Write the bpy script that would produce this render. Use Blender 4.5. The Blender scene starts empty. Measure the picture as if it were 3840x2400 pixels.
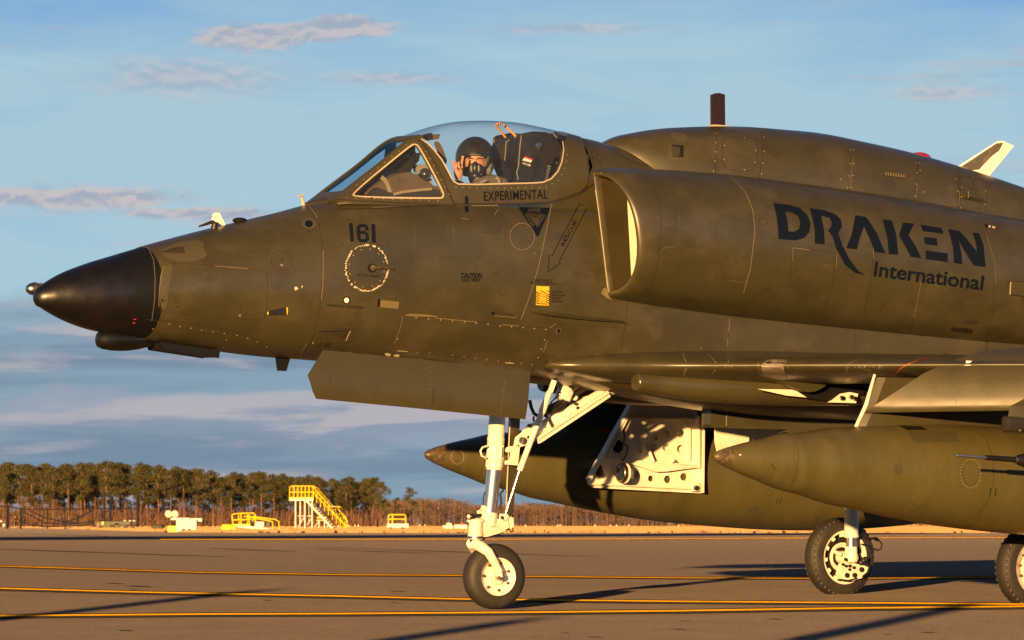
import bpy, bmesh, math, random
import numpy as np
from mathutils import Vector, Matrix, noise
from mathutils.bvhtree import BVHTree
from mathutils.geometry import delaunay_2d_cdt

sc = bpy.context.scene
COL = sc.collection
RAD = math.radians

# ------------------------------------------------------------------ camera
FPX = 20200.0                      # focal length in pixels of the 3840 px wide photograph
HORIZON = 1960.0
DIST = 39.0
PITCH = math.atan((HORIZON - 1200.0) / FPX)
cam_d = bpy.data.cameras.new('camera'); cam = bpy.data.objects.new('camera', cam_d); COL.objects.link(cam)
cam.location = (0, 0, 0); cam.rotation_euler = (math.pi / 2 + PITCH, 0, 0)
cam_d.sensor_width = 36.0; cam_d.lens = 36.0 * FPX / 3840.0
cam_d.clip_start = 0.5; cam_d.clip_end = 9000.0
cam_d.dof.use_dof = True; cam_d.dof.focus_distance = 39.5; cam_d.dof.aperture_fstop = 18.0
sc.camera = cam

# ------------------------------------------------------------------ sky, sun, exposure
SUN_EL = RAD(5.3)
SUN_AZ = RAD(14.5)                 # light travels this far to the right of the view axis
sun_d = bpy.data.lights.new('sun', 'SUN'); sun = bpy.data.objects.new('sun', sun_d); COL.objects.link(sun)
sun_d.energy = 5.0; sun_d.angle = RAD(0.53); sun_d.color = (1.0, 0.56, 0.20)
_ld = Vector((math.sin(SUN_AZ) * math.cos(SUN_EL), math.cos(SUN_AZ) * math.cos(SUN_EL), -math.sin(SUN_EL)))
sun.rotation_euler = _ld.to_track_quat('-Z', 'Y').to_euler()
sun.location = (-10, -40, 12)

world = bpy.data.worlds.new('World'); sc.world = world; world.use_nodes = True
def build_sky():
    nt = world.node_tree; nt.nodes.clear(); N = nt.nodes.new; L = nt.links.new
    out = N('ShaderNodeOutputWorld'); bg = N('ShaderNodeBackground'); L(bg.outputs[0], out.inputs[0])
    sky = N('ShaderNodeTexSky'); sky.sky_type = 'NISHITA'; sky.sun_disc = False
    sky.sun_elevation = SUN_EL
    to_sun = -_ld
    sky.sun_rotation = math.atan2(to_sun.x, to_sun.y)
    sky.air_density = 0.5; sky.dust_density = 0.0; sky.ozone_density = 3.0; sky.altitude = 0
    bg.inputs[1].default_value = 0.05
    tc = N('ShaderNodeTexCoord')
    sep = N('ShaderNodeSeparateXYZ'); L(tc.outputs['Generated'], sep.inputs[0])
    def M(op, a, b=None, c=None, clamp=False):
        n = N('ShaderNodeMath'); n.operation = op; n.use_clamp = clamp
        for i, v in enumerate((a, b, c)):
            if v is None: continue
            if isinstance(v, (int, float)): n.inputs[i].default_value = v
            else: L(v, n.inputs[i])
        return n.outputs[0]
    DEG = 57.29578
    el = M('MULTIPLY', M('ARCSINE', sep.outputs[2]), DEG)                       # elevation, degrees
    az = M('MULTIPLY', M('ARCTAN2', sep.outputs[0], sep.outputs[1]), DEG)       # azimuth from the view axis, degrees
    def noise_at(su, sv, off, detail, rough, dist=0.0, dv=0.0):
        cmb = N('ShaderNodeCombineXYZ')
        L(M('MULTIPLY', az, su), cmb.inputs[0]); L(M('MULTIPLY', M('ADD', el, dv), sv), cmb.inputs[1]); cmb.inputs[2].default_value = off
        n = N('ShaderNodeTexNoise'); n.inputs['Scale'].default_value = 1.0
        n.inputs['Detail'].default_value = detail; n.inputs['Roughness'].default_value = rough
        n.inputs['Distortion'].default_value = dist
        L(cmb.outputs[0], n.inputs['Vector']); return n.outputs[0]
    def ramp(v, a, b, c=0.0, d=1.0):
        n = N('ShaderNodeMapRange'); n.interpolation_type = 'SMOOTHSTEP'
        for i, k in enumerate((a, b, c, d)): n.inputs[i + 1].default_value = k
        L(v, n.inputs[0]); return n.outputs[0]
    def mixc(f, a, b):
        n = N('ShaderNodeMix'); n.data_type = 'RGBA'
        if isinstance(f, (int, float)): n.inputs[0].default_value = f
        else: L(f, n.inputs[0])
        for v, k in ((a, 6), (b, 7)):
            if isinstance(v, tuple): n.inputs[k].default_value = (*v, 1)
            else: L(v, n.inputs[k])
        return n.outputs[2]
    def mul(*a):
        r = a[0]
        for b in a[1:]: r = M('MULTIPLY', r, b)
        return r
    # thin pale veil, thicker some degrees above the horizon
    v1 = ramp(noise_at(.16, .55, 1.3, 6, .55, .4), .34, .62)
    v2 = ramp(noise_at(.35, 1.9, 7.7, 6, .6, .5), .40, .64)
    veil = M('MULTIPLY', M('ADD', mul(v1, .55), mul(v2, .35)), ramp(el, 0.0, 1.2), clamp=True)
    veil = mul(M('ADD', mul(veil, .5), ramp(el, 6.3, 4.2, 0.12, .74), clamp=True), ramp(el, 40.0, 5.0, .10, 1.0))
    col = mixc(veil, sky.outputs[0], (3.45, 5.15, 6.05))
    # grey blue bank lying on the horizon
    b1 = ramp(noise_at(.22, 2.2, 4.4, 5, .6, .6), .36, .60)
    elw = M('ADD', el, mul(M('SUBTRACT', noise_at(.35, .8, 33.0, 6, .6, .4), .5), 1.5))      # elevation ruffled by turbulence
    bank = mul(ramp(elw, 2.55, 1.75), M('ADD', mul(b1, .30), .66))
    col = mixc(bank, col, (1.55, 2.25, 3.10))
    pale = mul(ramp(M('ABSOLUTE', M('SUBTRACT', elw, 1.12)), .34, .06), .72)
    col = mixc(pale, col, (2.84, 3.23, 4.00))
    # towards the low sun the same haze and cloud turn golden
    geo = N('ShaderNodeVectorMath'); geo.operation = 'DOT_PRODUCT'; L(tc.outputs['Generated'], geo.inputs[0]); geo.inputs[1].default_value = (to_sun.x, to_sun.y, to_sun.z)
    col = mixc(mul(ramp(geo.outputs['Value'], .45, .995), ramp(el, 38.0, 3.0), .55), col, (6.02, 4.13, 2.41))
    # broken, sun-tinted clouds: lit upper edges, grey undersides
    def puffs(su, sv, off, thr, soft, env, lit, shade, amount, rough=.58):
        d0 = noise_at(su, sv, off, 7, rough, .35); d1 = noise_at(su, sv, off, 7, rough, .35, .13)
        m0 = d0 if env is None else M('ADD', d0, env)
        mask = mul(ramp(m0, thr, thr + soft), amount)
        sh = ramp(M('SUBTRACT', d0, d1), -.05, .07)
        return mask, mixc(sh, shade, lit)
    mk, pc = puffs(.26, 2.2, 12.0, .48, .18, ramp(el, 4.0, 1.6, -.09, .06), (4.73, 4.21, 4.39), (2.24, 2.75, 3.61), .66)
    col = mixc(mk, col, pc)
    def blob(a0, e0, ra, re):
        x = M('DIVIDE', M('SUBTRACT', az, a0), ra); y = M('DIVIDE', M('SUBTRACT', el, e0), re)
        return M('SUBTRACT', 1.0, M('POWER', M('ADD', M('MULTIPLY', x, x), M('MULTIPLY', y, y)), .5))
    nn = noise_at(2.4, 6.0, 21.0, 6, .60, .4); nn2 = noise_at(2.4, 6.0, 21.0, 6, .60, .4, .06)
    sh = ramp(M('SUBTRACT', nn, nn2), -.12, .10)
    for amount, amp, lo, hi, blobs in ((.55, 1.3, -.1, .85, ((-3.5, 4.72, 1.5, .30), (-4.6, 3.45, 1.8, .24), (-3.2, 3.25, 1.0, .16), (-1.3, 4.72, 1.0, .11), (.75, 5.25, 1.3, .08), (4.6, 4.55, .9, .14))),
                                       (.82, 1.1, .0, .50, ((-1.72, 5.27, .62, .16), (-2.78, 5.15, .74, .20), (-2.2, 5.20, .7, .14), (-4.6, 3.44, 1.5, .13), (-3.4, 3.28, 1.0, .08)))):
        env = None
        for a0, e0, ra, re in blobs:
            q = blob(a0, e0, ra, re); env = q if env is None else M('MAXIMUM', env, q)
        env = M('MAXIMUM', env, -1.0)
        m2 = mul(ramp(M('ADD', env, M('MULTIPLY', M('SUBTRACT', nn, .5), amp)), lo, hi), amount)
        col = mixc(m2, col, mixc(sh, (3.18, 3.61, 4.39), (5.16, 4.64, 4.73)))
    L(col, bg.inputs[0])
build_sky()
sc.view_settings.view_transform = 'Standard'; sc.view_settings.look = 'None'
sc.view_settings.exposure = 1.18; sc.view_settings.gamma = 1.0; sc.view_settings.use_curve_mapping = False
sc.render.film_transparent = False
sc.cycles.max_bounces = 6; sc.cycles.transparent_max_bounces = 12
sc.cycles.use_denoising = True

# ------------------------------------------------------------------ photograph pixel -> ray, aircraft frame
def ray(px, py):
    x = (px - 1920.0) / FPX; y = -(py - 1200.0) / FPX
    return Vector((x, math.cos(PITCH) - y * math.sin(PITCH), math.sin(PITCH) + y * math.cos(PITCH)))
_r = ray(1848, 2285); NOSE0 = _r * (DIST / _r.y)             # where the nose wheel touches the ground
AIR = Matrix.Translation(NOSE0) @ Matrix.Rotation(RAD(33.0), 4, 'Z') @ Matrix.Rotation(RAD(1.1), 4, 'X')
AIRI = AIR.inverted()
EYE = AIRI @ Vector((0, 0, 0))
def aray(px, py): return (AIRI.to_3x3() @ ray(px, py)).normalized()
def AY(px, py, y):
    d = aray(px, py); return EYE + d * ((y - EYE.y) / d.y)
def crop(ox, oy, s=1.89):
    def f(*pts):
        r = [(ox + u / s, oy + v / s) for u, v in pts]
        return r if len(r) > 1 else r[0]
    return f
c1 = crop(0, 700); c2 = crop(1100, 400); c3 = crop(2100, 300); c4 = crop(2560, 400)
c5 = crop(1100, 1100); c6 = crop(2100, 1100); c7 = crop(2560, 1200)
g2 = crop(1280, 1600); g3 = crop(2560, 1600); g1 = crop(0, 1600)
cp_ = crop(1580, 420, 3.78); cn = crop(1640, 1400, 3.78); cw = crop(1640, 1760, 2.8)
cd_ = crop(2180, 1480, 3.78); cmw = crop(3000, 1900, 4.2); cws = crop(1280, 500, 5.4)

# ------------------------------------------------------------------ mesh helpers
def mkobj(name, vs, fs, mat, parent=None, smooth=True, angle=40, mats=None, fm=None):
    me = bpy.data.meshes.new(name)
    me.from_pydata([tuple(v) for v in vs], [], fs); me.validate(); me.update()
    if mats:
        for m in mats: me.materials.append(m)
        if fm and len(fm) == len(me.polygons): me.polygons.foreach_set('material_index', fm)
    else: me.materials.append(mat)
    if smooth:
        me.polygons.foreach_set('use_smooth', [True] * len(me.polygons))
        me.set_sharp_from_angle(angle=RAD(angle))
    o = bpy.data.objects.new(name, me); COL.objects.link(o)
    if parent is not None: o.parent = parent
    return o
class MB:
    def __init__(s): s.v = []; s.f = []
    def add(s, vs, fs):
        n = len(s.v); s.v += [Vector(p) for p in vs]; s.f += [tuple(i + n for i in f) for f in fs]; return s
    def rings(s, R, closed=True, cap0=False, cap1=False):
        m = len(R[0]); vs = [p for r in R for p in r]; fs = []
        for i in range(len(R) - 1):
            for j in range(m if closed else m - 1):
                k = (j + 1) % m
                fs.append((i * m + j, i * m + k, (i + 1) * m + k, (i + 1) * m + j))
        if cap0: fs.append(tuple(reversed(range(m))))
        if cap1: fs.append(tuple((len(R) - 1) * m + j for j in range(m)))
        return s.add(vs, fs)
    def tube(s, pts, rad, n=12, caps=True):
        pts = [Vector(p) for p in pts]
        if isinstance(rad, (int, float)): rad = [rad] * len(pts)
        R = []; up = None
        for i, p in enumerate(pts):
            t = (pts[min(i + 1, len(pts) - 1)] - pts[max(i - 1, 0)])
            if t.length < 1e-9: t = Vector((0, 0, 1))
            t.normalize()
            if up is None: up = Vector((0, 0, 1)) if abs(t.z) < 0.9 else Vector((1, 0, 0))
            a = t.cross(up); 
            if a.length < 1e-6: a = t.orthogonal()
            a.normalize(); b = a.cross(t).normalized(); up = b
            R.append([p + (a * math.cos(2 * math.pi * k / n) + b * math.sin(2 * math.pi * k / n)) * rad[i] for k in range(n)])
        return s.rings(R, True, caps, caps)
    def lathe(s, prof, o, ax, n=32, up=None):
        # prof: list of (distance along axis, radius)
        ax = Vector(ax).normalized(); a = (up and Vector(up) or ax.orthogonal()); a = (a - ax * a.dot(ax)).normalized(); b = ax.cross(a)
        o = Vector(o); R = []
        for d, r in prof:
            R.append([o + ax * d + (a * math.cos(2 * math.pi * k / n) + b * math.sin(2 * math.pi * k / n)) * max(r, 1e-5) for k in range(n)])
        return s.rings(R, True)
    def box(s, c, size, rot=None, bev=0.0):
        c = Vector(c); bm = bmesh.new(); bmesh.ops.create_cube(bm, size=1.0)
        for v in bm.verts: v.co = Vector((v.co.x * size[0], v.co.y * size[1], v.co.z * size[2]))
        if bev: bmesh.ops.bevel(bm, geom=bm.edges[:], offset=bev, segments=2, affect='EDGES', profile=0.5)
        bm.verts.index_update()
        vs = [(rot @ v.co if rot else v.co) + c for v in bm.verts]; fs = [[v.index for v in f.verts] for f in bm.faces]
        bm.free(); return s.add(vs, fs)
    def prism(s, poly, d):
        # poly: planar list of points, extruded by vector d
        n = len(poly); d = Vector(d); vs = [Vector(p) for p in poly] + [Vector(p) + d for p in poly]
        fs = [tuple(range(n)), tuple(reversed(range(n, 2 * n)))] + [(i, i + n, (i + 1) % n + n, (i + 1) % n)[::-1] for i in range(n)]
        return s.add(vs, fs)
    def bar(s, a, b, w, h, up=(0, 0, 1)):
        a = Vector(a); b = Vector(b); t = (b - a); l = t.length; t.normalize()
        u = Vector(up); x = t.cross(u)
        if x.length < 1e-5: x = t.orthogonal()
        x.normalize(); u = x.cross(t)
        rot = Matrix((t, x, u)).transposed()
        return s.box((a + b) / 2, (l, w, h), rot)
    def ball(s, c, r, n=14):
        c = Vector(c); r = Vector((r, r, r)) if isinstance(r, (int, float)) else Vector(r)
        R = []
        for i in range(n // 2 + 1):
            t = math.pi * i / (n // 2)
            R.append([c + Vector((r.x * math.sin(t) * math.cos(2 * math.pi * k / n), r.y * math.sin(t) * math.sin(2 * math.pi * k / n), r.z * math.cos(t))) for k in range(n)])
        return s.rings(R)
    def build(s, name, mat, parent=None, smooth=True, angle=40):
        return mkobj(name, s.v, s.f, mat, parent, smooth, angle)
def thing(name, label, cat, loc=(0, 0, 0), rotz=0.0, group=None):
    o = bpy.data.objects.new(name, None); COL.objects.link(o); o.location = loc; o.rotation_euler = (0, 0, rotz)
    o.empty_display_size = 0.2
    o['label'] = label; o['category'] = cat
    if group: o['group'] = group
    return o
def interp(tab):
    # smooth interpolation through rows (x, a, b, ...)
    T = np.array(tab, float); X = T[:, 0]; V = T[:, 1:]
    h = np.diff(X)[:, None]; dl = np.diff(V, axis=0) / h
    m = np.zeros_like(V); m[0] = dl[0]; m[-1] = dl[-1]
    for i in range(1, len(X) - 1):
        w = (h[i - 1] * dl[i] + h[i] * dl[i - 1]) / (h[i - 1] + h[i]); m[i] = w
        s = dl[i - 1] * dl[i] <= 0; m[i][s] *= 0.35
    def f(x):
        x = min(max(x, X[0]), X[-1]); i = min(max(int(np.searchsorted(X, x)) - 1, 0), len(X) - 2)
        H = X[i + 1] - X[i]; t = (x - X[i]) / H
        return ((2 * t**3 - 3 * t**2 + 1) * V[i] + (t**3 - 2 * t**2 + t) * H * m[i] + (-2 * t**3 + 3 * t**2) * V[i + 1] + (t**3 - t**2) * H * m[i + 1])
    return f

# ------------------------------------------------------------------ materials
def mat(name, base, rough=0.5, metal=0.0, var=None, vscale=3.0, vstretch=(1, 1, 1), spots=None, bump=0.0, bscale=40.0, spec=0.5, rvar=0.0, coat=0.0, chips=None, obcoord=True):
    m = bpy.data.materials.new(name); m.use_nodes = True; nt = m.node_tree; N = nt.nodes.new; L = nt.links.new
    b = nt.nodes['Principled BSDF']
    b.inputs['Base Color'].default_value = (*base, 1); b.inputs['Roughness'].default_value = rough; b.inputs['Metallic'].default_value = metal
    b.inputs['Specular IOR Level'].default_value = spec
    if coat: b.inputs['Coat Weight'].default_value = coat; b.inputs['Coat Roughness'].default_value = 0.25
    tc = N('ShaderNodeTexCoord'); mp = N('ShaderNodeMapping'); mp.inputs['Scale'].default_value = vstretch
    L(tc.outputs['Object'], mp.inputs[0])
    def nz(scale, detail=5, rough=0.6):
        n = N('ShaderNodeTexNoise'); n.inputs['Scale'].default_value = scale; n.inputs['Detail'].default_value = detail; n.inputs['Roughness'].default_value = rough
        L(mp.outputs[0], n.inputs['Vector']); return n.outputs[0]
    def mr(v, a, bb, c=0.0, d=1.0):
        n = N('ShaderNodeMapRange'); n.interpolation_type = 'SMOOTHSTEP'
        for i, k in enumerate((a, bb, c, d)): n.inputs[i + 1].default_value = k
        L(v, n.inputs[0]); return n.outputs[0]
    col = None
    def mix(f, a, c):
        n = N('ShaderNodeMix'); n.data_type = 'RGBA'; L(f, n.inputs[0])
        if isinstance(a, tuple): n.inputs[6].default_value = (*a, 1)
        else: L(a, n.inputs[6])
        n.inputs[7].default_value = (*c, 1); return n.outputs[2]
    if var:
        col = base
        for i, c in enumerate(var):
            col = mix(mr(nz(vscale * (1 + 1.7 * i)), 0.47, 0.68), col, c)
    if spots:
        sc_, thr, c = spots
        col = mix(mr(nz(sc_, 3, 0.5), thr, thr + 0.03), col if col else base, c)
    if chips:
        sc_, thr, c = chips
        col = mix(mr(nz(sc_, 6, 0.7), thr, thr + 0.015), col if col else base, c)
    if col is not None and not isinstance(col, tuple): L(col, b.inputs['Base Color'])
    if rvar:
        L(mr(nz(vscale * 2.3), 0.3, 0.7, rough - rvar, rough + rvar), b.inputs['Roughness'])
    if bump:
        bp = N('ShaderNodeBump'); bp.inputs['Strength'].default_value = bump; bp.inputs['Distance'].default_value = 0.02
        L(nz(bscale, 4), bp.inputs['Height']); L(bp.outputs[0], b.inputs['Normal'])
    return m
OLIVE = mat('olive_paint', (0.047, 0.042, 0.017), 0.34, var=[(0.035, 0.032, 0.012), (0.062, 0.054, 0.026), (0.038, 0.033, 0.013)], vscale=.75, vstretch=(1, 1, 1.5), rvar=0.10, bump=0.02, bscale=3.5, spec=.75)
OLIVE_D = mat('olive_paint_fresh', (0.052, 0.046, 0.019), 0.40, spec=.6, var=[(0.043, 0.038, 0.014)], vscale=2.0, rvar=0.06)
OLIVE_TANK = mat('olive_tank_paint', (0.078, 0.067, 0.024), 0.40, var=[(0.062, 0.053, 0.018), (0.088, 0.075, 0.029)], vscale=1.6, vstretch=(1.6, 1, 0.5), rvar=0.06, bump=0.02, bscale=6)
BLACK_RAD = mat('radome_black', (0.005, 0.004, 0.0035), 0.36, spec=.75, var=[(0.006, 0.005, 0.004)], vscale=4, rvar=0.05)
BLACK_BAND = mat('radome_band_black', (0.006, 0.006, 0.007), 0.45, spec=.3)
BLACK = mat('black_paint', (0.008, 0.008, 0.009), 0.5, spec=.3)
MARK = mat('navy_marking', (0.004, 0.007, 0.017), 0.5, spec=.2)
MARK_F = mat('faded_black_marking', (0.014, 0.014, 0.012), 0.5, spec=.2)
SEAM = mat('seam_dark', (0.025, 0.02, 0.012), 0.6)
SEAM_B = mat('seam_worn_metal', (0.25, 0.205, 0.135), 0.45)
WHITE = mat('gear_white', (0.76, 0.72, 0.62), 0.35, var=[(0.66, 0.61, 0.50)], vscale=6, chips=(30, 0.73, (0.25, 0.18, 0.10)), rvar=0.05)
WHITE_P = mat('plain_white', (0.80, 0.78, 0.74), 0.4)
CREAM = mat('duct_cream', (0.74, 0.70, 0.58), 0.5, var=[(0.66, 0.60, 0.48)], vscale=4)
SEAL = mat('seal_cream', (0.42, 0.36, 0.27), 0.5, chips=(40, 0.70, (0.12, 0.10, 0.06)))
CHROME = mat('chrome_piston', (0.82, 0.73, 0.60), 0.28, 1.0)
STEEL = mat('bare_steel', (0.45, 0.42, 0.38), 0.32, 1.0, var=[(0.30, 0.26, 0.22)], vscale=12)
DARKMETAL = mat('dark_metal', (0.045, 0.040, 0.035), 0.45, 0.6)
RUBBER = mat('tyre_rubber', (0.022, 0.019, 0.016), 0.62, var=[(0.034, 0.029, 0.024)], vscale=6, bump=0.05, bscale=60)
HOSE = mat('hose_black', (0.012, 0.011, 0.010), 0.45)
BROWN = mat('worn_brown', (0.075, 0.052, 0.026), 0.42, var=[(0.045, 0.035, 0.018), (0.13, 0.10, 0.055)], vscale=14)
YELLOW = mat('decal_yellow', (0.72, 0.46, 0.03), 0.45)
REDM = mat('decal_red', (0.55, 0.02, 0.015), 0.4)
REDLAMP = mat('red_lamp_glass', (0.42, 0.005, 0.005), 0.12, coat=1.0)
ORANGE = mat('sealant_orange', (0.55, 0.08, 0.02), 0.5)
GREYD = mat('cockpit_grey', (0.030, 0.030, 0.032), 0.5)
CANVAS = mat('glare_canvas', (0.10, 0.075, 0.055), 0.75, var=[(0.07, 0.055, 0.04)], vscale=8)
CANVAS_L = mat('canvas_strap', (0.26, 0.22, 0.16), 0.7)
SEATB = mat('seat_black', (0.014, 0.014, 0.017), 0.42, var=[(0.024, 0.024, 0.028)], vscale=5)
HANDLE_Y = mat('handle_yellow', (0.75, 0.33, 0.02), 0.45)
GREYL = mat('grey_plastic', (0.25, 0.25, 0.22), 0.5)
def glass_mat(name, tint=(1, 1, 1), refl=1.0, rough=0.02, haze=0.0):
    m = bpy.data.materials.new(name); m.use_nodes = True; nt = m.node_tree; nt.nodes.clear(); N = nt.nodes.new; L = nt.links.new
    o = N('ShaderNodeOutputMaterial'); t = N('ShaderNodeBsdfTransparent'); t.inputs[0].default_value = (*tint, 1)
    g = N('ShaderNodeBsdfGlossy'); g.inputs['Roughness'].default_value = rough
    lw = N('ShaderNodeLayerWeight'); lw.inputs[0].default_value = 0.5
    pw = N('ShaderNodeMath'); pw.operation = 'POWER'; L(lw.outputs['Facing'], pw.inputs[0]); pw.inputs[1].default_value = 5.0
    mu = N('ShaderNodeMath'); mu.operation = 'MULTIPLY_ADD'; mu.use_clamp = True; L(pw.outputs[0], mu.inputs[0]); mu.inputs[1].default_value = .9 * refl; mu.inputs[2].default_value = .05 * refl
    mx = N('ShaderNodeMixShader'); L(mu.outputs[0], mx.inputs[0]); L(t.outputs[0], mx.inputs[1]); L(g.outputs[0], mx.inputs[2])
    last = mx.outputs[0]
    if haze:
        d = N('ShaderNodeBsdfDiffuse'); d.inputs[0].default_value = (0.6, 0.6, 0.6, 1)
        m2 = N('ShaderNodeMixShader'); m2.inputs[0].default_value = haze; L(last, m2.inputs[1]); L(d.outputs[0], m2.inputs[2]); last = m2.outputs[0]
    L(last, o.inputs[0]); return m
GLASS = glass_mat('canopy_acrylic', (0.93, 0.95, 0.96), 1.4, 0.02, 0.016)
GLASS_W = glass_mat('windshield_glass', (0.45, 0.66, 0.80), 1.0, 0.02, 0.0)
ALU = mat('probe_aluminium', (0.62, 0.60, 0.57), 0.38, 1.0)
LENS = mat('lens_glass', (0.02, 0.03, 0.05), 0.05, coat=1.0)

# ------------------------------------------------------------------ ground: apron rising to the taxiway, then flat to the wood
def ground_z(Y):
    t = interp_ground(Y); return float(t[0])
_zn = NOSE0.z
interp_ground = interp([(-60, _zn - 1.55), (0, _zn - 0.80), (20, _zn - 0.40), (34, _zn - 0.105), (39, _zn), (42, _zn + 0.066), (45, _zn + 0.115), (49, _zn + 0.155), (56, _zn + 0.165), (100, -0.50), (420, -0.78), (1000, -0.80), (4000, -0.8)])
def gp(px, py):
    d = ray(px, py); lo, hi = 15.0, 3000.0
    prev = None; Y = 15.0
    while Y < 3000:
        p = d * (Y / d.y); s = p.z - ground_z(Y)
        if prev is not None and prev > 0 >= s:
            a, b = Yp, Y
            for _ in range(30):
                m_ = (a + b) / 2; q = d * (m_ / d.y)
                if q.z - ground_z(m_) > 0: a = m_
                else: b = m_
            q = d * (a / d.y); return Vector((q.x, q.y, ground_z(q.y)))
        prev, Yp = s, Y; Y *= 1.01
    q = d * (2500 / d.y); return Vector((q.x, q.y, ground_z(2500)))
def ground_mat(name, dark, light, sc1, bump, bs, rough=1.0, big=None):
    m = bpy.data.materials.new(name); m.use_nodes = True; nt = m.node_tree; nt.nodes.clear(); N = nt.nodes.new; L = nt.links.new
    o = N('ShaderNodeOutputMaterial'); d = N('ShaderNodeBsdfDiffuse'); d.inputs['Roughness'].default_value = rough
    tc = N('ShaderNodeTexCoord')
    def nz(s, det=6, r=0.65, st=(1, 1, 1)):
        mp = N('ShaderNodeMapping'); mp.inputs['Scale'].default_value = st; L(tc.outputs['Object'], mp.inputs[0])
        n = N('ShaderNodeTexNoise'); n.inputs['Scale'].default_value = s; n.inputs['Detail'].default_value = det; n.inputs['Roughness'].default_value = r
        L(mp.outputs[0], n.inputs['Vector']); return n.outputs[0]
    def mr(v, a, b):
        n = N('ShaderNodeMapRange'); n.inputs[1].default_value = a; n.inputs[2].default_value = b; L(v, n.inputs[0]); return n.outputs[0]
    def mix(f, a, c):
        n = N('ShaderNodeMix'); n.data_type = 'RGBA'; L(f, n.inputs[0])
        for v, k in ((a, 6), (c, 7)):
            if isinstance(v, tuple): n.inputs[k].default_value = (*v, 1)
            else: L(v, n.inputs[k])
        return n.outputs[2]
    col = mix(mr(nz(sc1), 0.35, 0.65), dark, light)
    if big: col = mix(mr(nz(0.22, 4, 0.6, (1, 0.55, 1)), 0.56, 0.75), col, big)
    fine = mr(nz(45, 3, 0.6), 0.3, 0.7)
    col = mix(fine, col, tuple(c * 1.25 for c in light))
    L(col, d.inputs[0])
    bp = N('ShaderNodeBump'); bp.inputs['Strength'].default_value = bump; bp.inputs['Distance'].default_value = 0.02
    L(nz(bs, 3, 0.7), bp.inputs['Height']); L(bp.outputs[0], d.inputs['Normal']); L(d.outputs[0], o.inputs[0]); return m
ASPHALT = ground_mat('asphalt', (0.136, 0.116, 0.104), (0.202, 0.170, 0.150), 1.3, 1.0, 55, 1.0, (0.145, 0.125, 0.115))
ASPHALT_D = ground_mat('asphalt_tar', (0.02, 0.02, 0.02), (0.03, 0.03, 0.03), 2, 0.4, 30)
PAINT_Y = ground_mat('line_yellow', (0.62, 0.30, 0.010), (0.80, 0.42, 0.014), 5, 0.8, 55)
DRYGRASS = ground_mat('dry_grass_ground', (0.24, 0.15, 0.07), (0.36, 0.24, 0.11), 0.5, 1.0, 4)
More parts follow.
